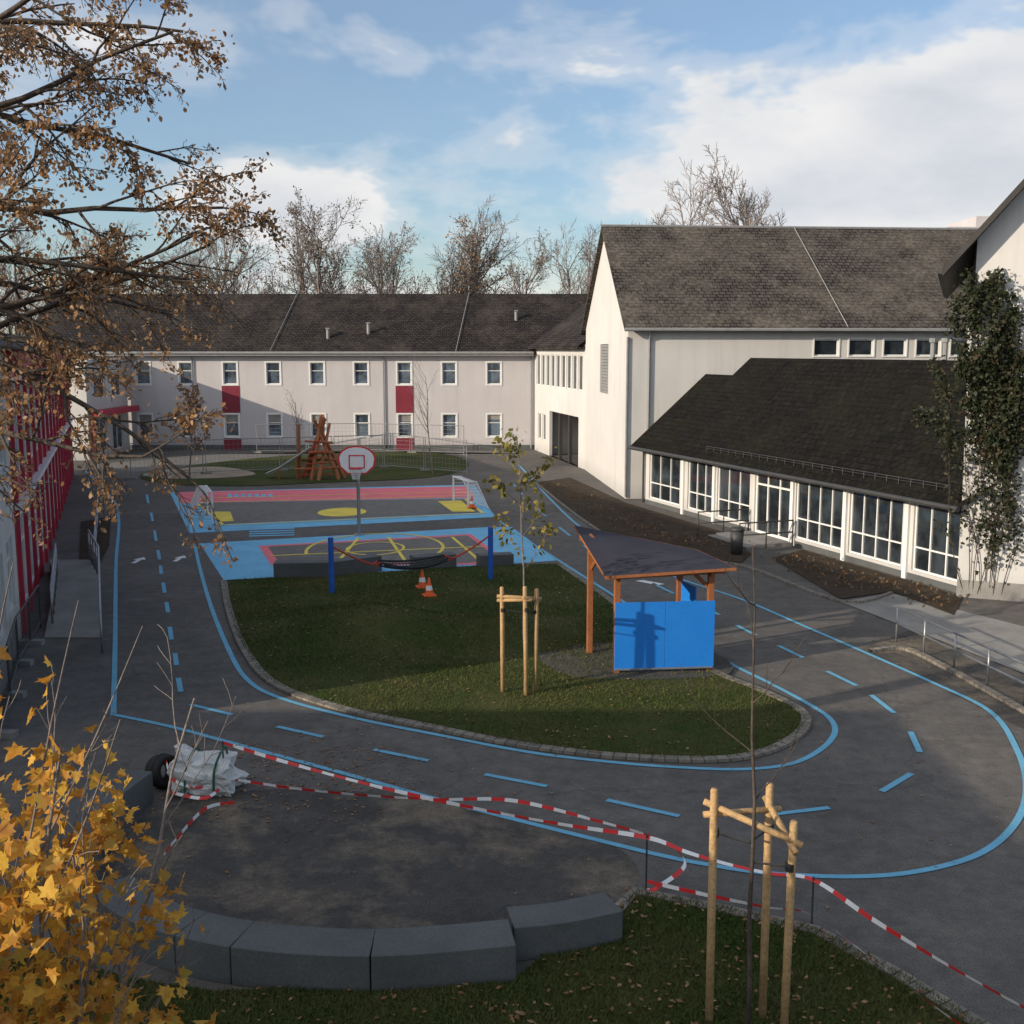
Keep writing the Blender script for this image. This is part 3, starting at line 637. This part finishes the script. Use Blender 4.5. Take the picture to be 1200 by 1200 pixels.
# ------------------------------------------------------------------ trees
def grow(m,r_,p,d,L,r,lvl,tips,par,mi=0):
    nseg=par['seg'][lvl]; pts=[p]; rads=[r]; dirs=[]
    for i in range(nseg):
        d=(d+Vector(r_.normal(0,par['wob'],3))+Z*par['up'][lvl]).normalized(); dirs.append(d)
        p=p+d*L/nseg; pts.append(p); rads.append(max(r*(1-.72*(i+1)/nseg),par['rmin']))
    m.tube(pts,rads,par['sides'][lvl],mi,cap=False)
    if lvl>=par['tip']: 
        for i in range(1,len(pts)): tips.append(pts[i])
    if lvl+1>=len(par['seg']): return
    for k in range(par['kids'][lvl]):
        t=par['t0']+(1-par['t0'])*(k+r_.random())/par['kids'][lvl]; x=t*nseg; i=min(int(x),nseg-1); q=pts[i].lerp(pts[i+1],x-i)
        ax=Vector(r_.normal(0,1,3)); ax=(ax-dirs[i]*ax.dot(dirs[i])).normalized()
        an=par['ang']*(.7+.6*r_.random()); nd_=(dirs[i]*math.cos(an)+ax*math.sin(an)).normalized()
        grow(m,r_,q,nd_,L*par['lr']*(1.1-.5*t)*(.8+.4*r_.random()),max(rads[i]*.6,par['rmin']),lvl+1,tips,par,mi)
def leaves(name,C,size,shape,mats,r_,parent=None,hang=0.,fold=.25):
    C=np.asarray(C,float); n=len(C); sh_=np.array(shape,float); k=len(sh_)
    a=r_.normal(0,1,(n,3)); a[:,2]-=hang; a/=np.linalg.norm(a,axis=1)[:,None]
    b=r_.normal(0,1,(n,3)); b-=a*(a*b).sum(1)[:,None]; b/=np.linalg.norm(b,axis=1)[:,None]; c=np.cross(a,b)
    s=size*(.65+.7*r_.random(n))
    pts=C[:,None,:]+s[:,None,None]*(sh_[None,:,1,None]*a[:,None,:]+sh_[None,:,0,None]*b[:,None,:]+(fold*np.abs(sh_[None,:,0,None]))*c[:,None,:])
    me=bpy.data.meshes.new(name); me.vertices.add(n*k); me.vertices.foreach_set('co',pts.reshape(-1))
    me.loops.add(n*k); me.loops.foreach_set('vertex_index',np.arange(n*k)); me.polygons.add(n)
    me.polygons.foreach_set('loop_start',np.arange(n)*k)
    for mm in mats: me.materials.append(mm)
    me.polygons.foreach_set('material_index',r_.integers(0,len(mats),n)); me.update(); me.validate()
    o=bpy.data.objects.new(name,me); bpy.context.scene.collection.objects.link(o); o.parent=parent; return o
oval=[(0,0),(.3,.35),(.22,.75),(0,1),(-.22,.75),(-.3,.35)]
dia=[(0,0),(.3,.5),(0,1),(-.3,.5)]
maple=[(0,0),(.1,.12),(.42,.05),(.3,.28),(.52,.5),(.25,.5),(.2,.7),(0,1),(-.2,.7),(-.25,.5),(-.52,.5),(-.3,.28),(-.42,.05),(-.1,.12)]
lt=empty('autumn_oak_tree'); m=MB(); r_=np.random.default_rng(3); tips=[]
m.tube([(-8.4,13.2,0),(-8.3,13.3,3),(-8.1,13.4,6),(-8.0,13.4,9),(-7.8,13.4,12)],[.34,.27,.23,.18,.1],10)
par=dict(seg=[9,6,5,4],wob=.11,up=[-.015,-.04,-.08,-.08],rmin=.004,sides=[7,5,4,3],kids=[11,7,6],t0=.2,ang=.72,lr=.34,tip=2)
for z,dx,dy,dz,L in ((5.9,1,-.1,.25,4.5),(6.5,1,.2,.22,4.8),(7.0,1,-.05,.12,4.7),(7.5,1,.15,.02,4.8),(7.9,1,-.25,.12,4.4),(8.5,1,.25,.15,4.6),(9.2,1,0,.12,4.4),(9.6,1,-.2,.3,4.2),(10.2,1,.1,.2,4.3),(10.8,1,.0,.1,4.2),(8.2,.8,-.5,.0,3.9),(7.5,.8,.7,.15,4.6),(9.5,-.9,.3,.3,4.2),(8.5,-.6,-.8,.3,4.2),(11,.2,.6,.8,3.6)):
    grow(m,r_,V(-8.1,13.4,z),V(dx,dy,dz).normalized(),L,.06,0,tips,par)
m.build('trunk_and_branches',[bark],lt,True)
T=np.array([tuple(t) for t in tips]); 
sel=T[r_.integers(0,len(T),19000)]; clump=np.sin(sel[:,0]*2.3+1)+np.sin(sel[:,1]*1.9)+np.sin(sel[:,2]*2.8+2)
sel=sel[(clump>-.1)|(r_.random(len(sel))<.3)]
sel=sel+r_.normal(0,.05,sel.shape)
lbr=Mleaf('leaf_brown',[(.15,.075,.035),(.32,.17,.075),(.22,.11,.045)],5); lbr2=Mleaf('leaf_tan',[(.34,.2,.1),(.44,.27,.14),(.19,.1,.05)],5)
leaves('dry_leaves',sel,.064,oval,[lbr,lbr2],r_,lt,hang=.9,fold=.5)
mt=empty('yellow_maple_tree'); m=MB(); tips=[]; r_=np.random.default_rng(11)
par=dict(seg=[8,5,4],wob=.1,up=[.06,.05,.0],rmin=.003,sides=[6,4,3],kids=[6,4],t0=.4,ang=.5,lr=.3,tip=1)
for x,y,dx,dy,L in ((-3.4,6.4,.0,0,4.4),(-3.3,6.2,.12,-.05,4.3),(-3.5,6.6,.06,.1,4.8),(-3.4,6.5,.22,.05,4.2),(-3.6,6.3,-.1,-.1,4.4),(-3.4,6.9,.15,.1,4.7)):
    grow(m,r_,V(x,y,.0),V(dx,dy,1).normalized(),L,.03,0,tips,par)
for (a,b,c) in (((-3.1,6.4,3.4),(-2.7,6.2,4.8),(-2.45,6.1,5.6)),((-3.2,6.5,3.4),(-2.6,6.6,4.6),(-2.3,6.7,5.3)),((-3.3,6.3,3.8),(-3.0,6.2,5.2),(-2.85,6.2,5.8)),((-3.0,6.3,3.2),(-2.5,6.2,4.3),(-2.25,6.1,4.9))):
    m.tube(cr([a,b,c],5),np.linspace(.010,.003,11).tolist(),5)
m.build('stems',[barkl],mt,True)
cl=[]; NC=105
for _ in range(NC):
    z=1.9+2.35*r_.random()**1.1; xr=-2.2-.40*(z-2.8); x=-3.7+(xr+3.7)*r_.random()**.75+r_.normal(0,.08); cl.append((x,5.7+1.4*r_.random(),z))
for _ in range(18): cl.append((-3.2+.6*r_.random(),6.2,4.4+.7*r_.random()))
cl=np.array(cl); idx=np.concatenate([np.repeat(np.arange(NC),19),np.repeat(np.arange(NC,NC+18),3)]); C_=cl[idx]+r_.normal(0,.12,(len(idx),3))
ly=[Mleaf('leaf_yellow',[(.62,.32,.04),(.76,.46,.07),(.45,.18,.03)],9,.45),Mleaf('leaf_gold',[(.68,.38,.05),(.52,.22,.03),(.74,.5,.12)],9,.45),Mleaf('leaf_rust',[(.36,.15,.03),(.52,.26,.05),(.34,.29,.06)],9,.45)]
leaves('leaves',C_,.108,maple,ly,r_,mt,hang=.5,fold=.25)
def staked(name,base,hs,ht,offs,ts,rstake=.045,lean=0,leafmat=None,nleaf=0,kids=9,cleaf=None):
    t=empty(name); m=MB(); r_=np.random.default_rng(ts)
    tops=[]
    for (x,y),h in zip(offs,hs):
        p=base+V(x,y,0); k=V(r_.normal(0,.02),r_.normal(0,.02),0); m.tube([p,p+k*.5+Z*h*.5,p+k+Z*(h-.02),p+k+Z*h],[rstake,rstake,rstake*.95,rstake*.7],12); tops.append(p+Z*(h-.28))
    n=len(tops)
    for i in range(n):
        a,b=tops[i],tops[(i+1)%n]; d=(b-a).normalized(); m.tube([a-d*.12+Z*.04*i,b+d*.12+Z*.04*i],rstake*.8,8)
    m.build('stakes',[woodl],t,True)
    m=MB()
    for i in range(n): m.tube([tops[i]-Z*.2,base+V(lean*.4,0,tops[i].z-.22)],.012,4); m.tube([tops[i]-Z*.24,tops[i]-Z*.16],rstake*1.15,10)
    m.build('ties',[rubber],t)
    m=MB(); tips=[]; pts=[base+V(lean*k/8*(k/8)+.015*math.sin(k*2.1),.03*math.sin(k*1.3),ht*k/8) for k in range(9)]
    m.tube(pts,[.03-.0031*k for k in range(9)],8)
    par=dict(seg=[6,4],wob=.1,up=[.07,.05],rmin=.003,sides=[5,3],kids=[4],t0=.3,ang=.6,lr=.4,tip=0)
    for i in range(kids):
        f=.5+.48*i/kids; z=f*8; k=min(int(z),7); q=pts[k].lerp(pts[k+1],z-k); a=i*2.4+.5
        grow(m,r_,q,V(math.cos(a),math.sin(a),.75).normalized(),ht*.2*(1.25-f*.6),.009,0,tips,par)
    m.build('trunk_and_branches',[bark if not nleaf else barkl],t,True)
    if nleaf:
        T=np.array([tuple(x) for x in tips]); leaves('leaves',T[r_.integers(0,len(T),nleaf)]+r_.normal(0,.07,(nleaf,3)),cleaf,oval,leafmat,r_,t,.8,.3)
lg=[Mleaf('leaf_green',[(.06,.08,.015),(.16,.14,.03),(.34,.24,.05)],4,.3)]
staked('young_tree_with_stakes',V(2.42,10.45,0),(2.62,2.62,2.42),5.15,((-.36,.2),(.22,.3),(.33,-.15)),5,.043,-.1,kids=5)
b=G(615,815); staked('young_tree_with_stakes',b,(2.25,2.3,2.2),5.3,((-.45,.1),(.03,-.1),(.22,.15)),9,.045,-.15,lg,300,8,.125)
def smalltree(name,base,ht,sd,leafm=None,nl=0,r0=.05,ls=.12):
    t=empty(name); m=MB(); tips=[]; r_=np.random.default_rng(sd)
    par=dict(seg=[8,5,4],wob=.06,up=[.05,.08,.04],rmin=.006,sides=[6,4,3],kids=[11,4],t0=.3,ang=.6,lr=.42,tip=1)
    grow(m,r_,base,V(0,0,1),ht,r0,0,tips,par); m.build('trunk_and_branches',[barkl],t,True)
    if nl:
        T=np.array([tuple(x) for x in tips]); leaves('leaves',T[r_.integers(0,len(T),nl)]+r_.normal(0,.08,(nl,3)),ls,oval,leafm,r_,t,.5,.3)
smalltree('small_autumn_tree',G(222,562),4.3,21,[lbr],700,.05,.16)
smalltree('bare_young_tree',G(507,556),5.6,22); smalltree('bare_young_tree',G(350,551),4.0,23)
def variant(sd,ht):
    m=MB(); tips=[]; r_=np.random.default_rng(sd)
    par=dict(seg=[8,6,5,3],wob=.10,up=[.04,.07,.05,.03],rmin=.013,sides=[5,4,3,3],kids=[19,10,7],t0=.2,ang=.68,lr=.44,tip=2)
    grow(m,r_,V(0,0,0),V(0,0,1),ht,.22,0,tips,par); T=np.array([tuple(x) for x in tips]); return np.array(m.v),m.f,T
vars_=[variant(40+i,h) for i,h in enumerate((12.0,13,12.5,11.5))]
def merge(name,places,mat,leafspec):
    t=empty(name); vs=[];fs=[];off=0;LT=[[],[],[]]
    r_=np.random.default_rng(99)
    for (x,y,s,kind) in places:
        v,f,T=vars_[r_.integers(0,4)]; a=r_.random()*6.28; Rm=np.array([[math.cos(a),-math.sin(a),0],[math.sin(a),math.cos(a),0],[0,0,1]])
        vv=(v@Rm.T)*s+np.array([x,y,0]); vs.append(vv); fs+= [tuple(i+off for i in q) for q in f]; off+=len(v)
        if kind>=0: TT=(T@Rm.T)*s+np.array([x,y,0]); LT[kind].append(TT[r_.integers(0,len(TT),leafspec[kind][1])]+r_.normal(0,.2,(leafspec[kind][1],3)))
    me=bpy.data.meshes.new('branches'); me.from_pydata(np.concatenate(vs).tolist(),[],fs); me.materials.append(mat)
    o=bpy.data.objects.new('branches',me); bpy.context.scene.collection.objects.link(o); o.parent=t
    for k in range(3):
        if LT[k]: leaves('foliage',np.concatenate(LT[k]),leafspec[k][2],dia,[leafspec[k][0]],r_,t,.2,.3)
lo_=Mleaf('leaf_orange',[(.38,.23,.12),(.3,.17,.08),(.42,.28,.15)],1,.3); lgy=Mleaf('leaf_greybrown',[(.28,.24,.19),(.2,.17,.13),(.32,.27,.2)],1,.3); ldk=Mleaf('leaf_dark',[(.08,.07,.05),(.12,.10,.07),(.16,.115,.07)],1,.3)
r_=np.random.default_rng(5); pl=[]
for i in range(28):
    x=-49+i*2.28+r_.normal(0,.6); y=99+r_.random()*14; s=(1.0+.07*math.sin(i*1.7)+r_.normal(0,.06))
    px=600+x/y*F; kind=1
    if 530<px<590: kind=0
    if px>640: kind=2
    if 385<px<415: kind=2
    if r_.random()<.35: kind=-1
    pl.append((x,y,s*1.21,kind))
merge('distant_trees',pl,barkd,[(lo_,3000,.24),(lgy,1300,.2),(ldk,1500,.24)])
merge('distant_bare_trees',[(17.6,86,1.50,-1),(14.6,88,1.36,-1),(20.0,90,1.42,-1)],barkd,[(lo_,1,.3)]*3)
cp=empty('climbing_creeper'); m=MB(); r_=np.random.default_rng(8); tips=[]
par=dict(seg=[9,5,4],wob=.22,up=[.25,.05,-.05],rmin=.005,sides=[4,3,3],kids=[12,5],t0=.15,ang=.7,lr=.2,tip=0)
for i in range(10):
    u=.0+i*.17; 
    mm=MB(); tt=[]; grow(mm,r_,V(u,0,.05),V(r_.normal(0,.05),0,1),(9.0 if i<7 else 5)*(.75+.25*r_.random()),.022,0,tt,par)
    sq=lambda x:.68+(x-.75)*.62
    k=len(m.v); m.v+=[tuple(C+wd*sq(v[0])-dd*(.04+abs(v[1])*.3)+Z*v[2]) for v in mm.v]; m.f+=[tuple(k+q for q in f) for f in mm.f]; m.m+=mm.m
    tips+=[C+wd*sq(t.x)-dd*(.05+abs(t.y)*.3)+Z*t.z for t in tt]
m.build('stems',[bark],cp,True)
T=np.array([tuple(t) for t in tips]); hsel=T[r_.integers(0,len(T),30000)]
keep=(r_.random(len(hsel))<np.clip((hsel[:,2]-3.4)/2.2,.1,1)); hsel=hsel[keep]; hsel=hsel+r_.normal(0,.12,hsel.shape)
leaves('leaves',hsel,.12,oval,[Mleaf('ivy',[(.016,.026,.010),(.032,.04,.018),(.065,.045,.028)],3,.15)],r_,cp,.5,.3)
# ------------------------------------------------------------------ grass, fallen leaves
def scatter(poly,n,r_,lim=None):
    xs=[p.x for p in poly]; ys=[p.y for p in poly]; x=r_.uniform(min(xs),max(xs),n); y=r_.uniform(min(ys),max(ys),n)
    k=inpoly(x,y,poly); 
    if lim: k&=(y>lim[0])&(y<lim[1])&(np.abs(x)<lim[2])
    return x[k],y[k]
def blades(name,x,y,h,r_,mats,mound=False):
    n=len(x); z=.04+(mounds(x,y) if mound else 0); a=r_.random(n)*6.28; w=.006+.006*r_.random(n); hh=h*(.5+r_.random(n)); l=r_.normal(0,.5,(n,2))*hh[:,None]
    p=np.zeros((n,3,3)); p[:,0]=np.c_[x-np.cos(a)*w,y-np.sin(a)*w,np.zeros(n)+z]; p[:,1]=np.c_[x+np.cos(a)*w,y+np.sin(a)*w,np.zeros(n)+z]; p[:,2]=np.c_[x+l[:,0],y+l[:,1],z+hh]
    me=bpy.data.meshes.new(name); me.vertices.add(n*3); me.vertices.foreach_set('co',p.reshape(-1)); me.loops.add(n*3); me.loops.foreach_set('vertex_index',np.arange(n*3)); me.polygons.add(n); me.polygons.foreach_set('loop_start',np.arange(n)*3)
    for m_ in mats: me.materials.append(m_)
    me.update(); o=bpy.data.objects.new(name,me); bpy.context.scene.collection.objects.link(o)
gm=M('grass_blade',(.042,.066,.013),(.105,.10,.036),.6,.8,spec=.15)
r_=np.random.default_rng(2); x,y=scatter(islp,150000,r_)
edge=r_.random(len(x))<np.clip(.55+.6*np.sin(x*1.3+y*.7)*np.sin(y*1.1-x*.5)+.3,0.15,1); blades('grass',x[edge],y[edge],.05,r_,[gm],True)
x,y=scatter(GG(lawn2),170000,r_,(8.5,14,7)); blades('grass.001',x,y,.05,r_,[gm])
fl=[]
for poly,n,z,md in ((islp,1500,.07,True),(GG(lawn2),1500,.08,False)):
    x,y=scatter(poly,n,r_,(8,40,9)); zz=z+(mounds(x,y) if md else 0)+0*x; fl.append(np.c_[x,y,zz])
x=r_.uniform(-9,12,450); y=r_.uniform(13,40,450); fl.append(np.c_[x,y,0*x+.02])
x=r_.normal(-3.8,1.3,550); y=r_.normal(17.5,1.0,550); fl.append(np.c_[x,y,0*x+.02])
Cn=np.concatenate(fl)
m=MB()
for c in Cn:
    a=random.random()*6.28; s=.022+.025*random.random(); ca,sa=math.cos(a)*s,math.sin(a)*s; t=random.uniform(-.4,.4)*s
    m.face([(c[0]-ca,c[1]-sa,c[2]+t),(c[0]+sa*.6,c[1]-ca*.6,c[2]-.003),(c[0]+ca,c[1]+sa,c[2]-t*.5),(c[0]-sa*.6,c[1]+ca*.6,c[2]+.004)],random.randint(0,1))
m.build('fallen_leaves',[lbr,lbr2])
r_=np.random.default_rng(6); cs_=[]
for u,v in [(650,572),(675,585),(700,600),(730,612),(760,622),(790,634),(820,640),(930,660),(960,672),(1000,684),(1040,690),(1090,705)]:
    p=G(u,v); cs_.append(np.array(p)+r_.normal(0,1,(80,3))*np.array([.5,.5,.08])+np.array([0,0,.12]))
leaves('low_bed_plants',np.concatenate(cs_),.10,oval,[ldk,ldk,lbr],r_,None,-.5,.3)
# ------------------------------------------------------------------ barrier tape
def tape(name,runs,posts):
    m=MB()
    for ri,pts in enumerate(runs):
        pts=cr([Vector(p) for p in pts],14); L=[0]
        for a,b in zip(pts,pts[1:]): L.append(L[-1]+(b-a).length)
        step=.055; n=int(L[-1]/step); S_=[]; j=0
        for i in range(n+1):
            s=i*step
            while j<len(L)-2 and L[j+1]<s: j+=1
            S_.append(pts[j].lerp(pts[j+1],(s-L[j])/max(L[j+1]-L[j],1e-6)))
        def up(k):
            tw=.55*math.sin(k*.05+ri)+.4*math.sin(k*.013+ri*2); d=(S_[min(k+1,n)]-S_[max(k-1,0)]); d.z=0
            if d.length<1e-6: d=V(1,0,0)
            d.normalize(); nn=V(-d.y,d.x,0); return (Z*math.cos(tw)+nn*math.sin(tw))*(.024+.004*math.sin(k*.11))
        for i in range(n):
            a,b=S_[i],S_[i+1]; ua,ub=up(i),up(i+1); m.face([a-ua,b-ub,b+ub,a+ua],(i//4)%2)
    for p,h in posts: m.tube([p,p+Z*h],.013,6,2)
    m.build(name,[redp,whitep,metald])
Pa,Pb,Pc=G(263,926),G(757,1046),G(951,1087)
def sg(a,b,s,n=5): return [a.lerp(b,i/n)-Z*s*4*(i/n)*(1-i/n) for i in range(n+1)]
far=G(1300,1232,.75)
run1=sg(Pa+Z*.8,Pb+Z*.76,.15,6)+sg(Pb+Z*.76,Pc+Z*.62,.08,4)[1:]+sg(Pc+Z*.62,far,.08,4)[1:]
run2=[G(198,928,.1),G(240,935,.25),Pa+Z*.12]+sg(Pa+Z*.2,G(600,938,.3),.1,4)+[G(700,962,.4),G(775,985,.4),G(803,1012,.2),G(770,1040,.1),Pb+Z*.04]
run3=sg(Pb+Z*.16,Pc+Z*.16,.02,4)+[G(1030,1130,.16),G(1110,1190,.16),G(1200,1250,.16)]
run4=[Pa+Z*.8,G(262,905,.4),G(240,922,.2),G(205,915,.3),G(194,890,.5)]
run5=[G(275,940,.04),G(240,948,.04),G(205,985,.04),G(190,1005,.04)]
run6=[Pa+Z*.8,Pa+Z*.5+V(.05,0,0),Pa+Z*.1]
tape('barrier_tape',[run1,run2,run3,run4,run5,run6],[(Pa,.82),(Pb,.8),(Pc,.66)])
bp=G(243,926); bm=bpy.data.meshes.new('bulk_bag')
bm_=bmesh.new(); bmesh.ops.create_cube(bm_,size=1); bmesh.ops.subdivide_edges(bm_,edges=bm_.edges[:],cuts=11,use_grid_fill=True)
for v in bm_.verts:
    co=v.co.copy(); q=co.normalized()*.62; v.co=co.lerp(q,.25)+mn.noise_vector(co*2.6)*.2+mn.noise_vector(co*7)*.07
    v.co.x*=.9; v.co.y*=.7; v.co.z=(v.co.z+.5)*.58*(1-.3*v.co.x)
    v.co.z=max(v.co.z,.0)
bm_.to_mesh(bm); bm_.free(); bm.materials.append(bagm); bg=empty('bulk_bag'); ob=bpy.data.objects.new('sack',bm); ob.location=bp; ob.parent=bg; bpy.context.scene.collection.objects.link(ob)
m=MB(); 
for x in (-.25,.2): m.tube(cr([bp+V(x,-.36,.05),bp+V(x+.03,-.36,.5),bp+V(x+.1,0,.72),bp+V(x+.1,.2,.5)],5),.02,5)
m.build('straps',[green],bg)
m=MB(); tc_=G(192,922)+Z*.27; axd=V(.75,-.5,.2).normalized(); x_=V(0,0,1)-axd*axd.z; x_.normalize(); y_=axd.cross(x_)
for off,rr in ((-.1,.2),(0,.22),(.1,.2)):
    m.tube([tc_+axd*off+(x_*math.cos(a)+y_*math.sin(a))*rr for a in np.linspace(0,6.283,28)],.065,8)
m.build('rubber_tyre',[rubber],None,True)
# ------------------------------------------------------------------ sun, sky, camera
el=R(17); sd=V(-.87,-.49,0).normalized(); sdir=V(sd.x*math.cos(el),sd.y*math.cos(el),math.sin(el))
sun=bpy.data.lights.new('sun','SUN'); sun.energy=5.0; sun.angle=R(.5); sun.color=(1,.86,.68)
so=bpy.data.objects.new('sun',sun); so.rotation_euler=sdir.to_track_quat('Z','Y').to_euler(); bpy.context.scene.collection.objects.link(so)
wd_=bpy.data.worlds.new('World'); bpy.context.scene.world=wd_; wd_.use_nodes=True; nt=wd_.node_tree; nt.nodes.clear()
out=nt.nodes.new('ShaderNodeOutputWorld'); sky=nt.nodes.new('ShaderNodeTexSky'); sky.sky_type='NISHITA'; sky.sun_disc=False; sky.sun_elevation=el
sky.sun_rotation=math.atan2(sdir.x,sdir.y)%(2*math.pi); sky.air_density=1.15; sky.dust_density=.4; sky.ozone_density=4.5
b1=nt.nodes.new('ShaderNodeBackground'); b1.inputs[1].default_value=.15; nt.links.new(sky.outputs[0],b1.inputs[0])
tc=nt.nodes.new('ShaderNodeTexCoord').outputs['Generated']
mp=nt.nodes.new('ShaderNodeMapping'); mp.inputs['Scale'].default_value=(1,1,2.3); mp.inputs['Location'].default_value=(1.3,.4,.2); nt.links.new(tc,mp.inputs[0])
nz=noise(nt,mp.outputs[0],4.0,5,.58,.2)
def mth(op,a,b=None,c=None):
    n=nt.nodes.new('ShaderNodeMath'); n.operation=op
    for i,x in enumerate((a,b,c)):
        if x is None: continue
        if hasattr(x,'is_linked'): nt.links.new(x,n.inputs[i])
        else: n.inputs[i].default_value=x
    return n.outputs[0]
def blob(x,z,rx,rz,amt):
    mm=nt.nodes.new('ShaderNodeMapping'); mm.vector_type='POINT'; nt.links.new(tc,mm.inputs[0])
    mm.inputs['Scale'].default_value=(1/rx,.6,1/rz); mm.inputs['Location'].default_value=(-x/rx,-.57,-z/rz)
    l=nt.nodes.new('ShaderNodeVectorMath'); l.operation='LENGTH'; nt.links.new(mm.outputs[0],l.inputs[0])
    q=mth('MULTIPLY',l.outputs['Value'],l.outputs['Value']); return mth('MULTIPLY',mth('EXPONENT',mth('MULTIPLY',q,-1.)),amt)
tot=mth('MULTIPLY',mth('SUBTRACT',nz,.54),1.7)
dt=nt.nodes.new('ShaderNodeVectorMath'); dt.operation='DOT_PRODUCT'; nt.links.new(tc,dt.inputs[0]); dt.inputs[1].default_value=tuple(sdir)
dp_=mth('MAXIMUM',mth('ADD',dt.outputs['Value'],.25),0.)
for bl_ in ((.36,.16,.20,.06,.85),(.2,.12,.2,.03,.4),(-.21,.12,.085,.035,.62),(-.14,.25,.2,.035,.3),(-.1,.04,.5,.03,.4),(.1,.23,.09,.018,.22)): tot=mth('ADD',tot,blob(*bl_))
tot=mth('ADD',tot,mth('MULTIPLY',dp_,.3))  # out-of-view cloud veil towards the sun, added to lift ambient light
mask=ramp(nt,tot,[(.0,.14),(.16,.4),(.30,.96)],'EASE')
ccol=ramp(nt,tot,[(.2,(1.,.985,.96)),(.45,(.93,.92,.92)),(.75,(.72,.745,.80))])
ccol=mix(nt,.5,ccol,ramp(nt,noise(nt,mp.outputs[0],8,4,.6),[(.35,(1.,.98,.96)),(.65,(.72,.75,.81))]))
b2=nt.nodes.new('ShaderNodeBackground'); nt.links.new(ccol,b2.inputs[0])
nt.links.new(mth('ADD',mth('MULTIPLY',mth('MULTIPLY',dp_,dp_),.6),.92),b2.inputs[1])  # clouds brightened towards the sun as added fill for the shaded ground
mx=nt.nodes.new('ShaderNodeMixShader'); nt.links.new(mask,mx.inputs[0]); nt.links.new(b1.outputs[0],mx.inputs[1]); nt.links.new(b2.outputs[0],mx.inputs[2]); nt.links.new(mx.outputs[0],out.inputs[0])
cam=bpy.data.cameras.new('camera'); cam.lens=36*F/1200; cam.sensor_width=36; cam.clip_end=4000; cam.clip_start=.05
co=bpy.data.objects.new('camera',cam); co.location=(0,0,H); co.rotation_euler=(R(90)-P,0,0); bpy.context.scene.collection.objects.link(co)
sc=bpy.context.scene; sc.camera=co; sc.view_settings.view_transform='Standard'; sc.view_settings.look='None'; sc.view_settings.exposure=0
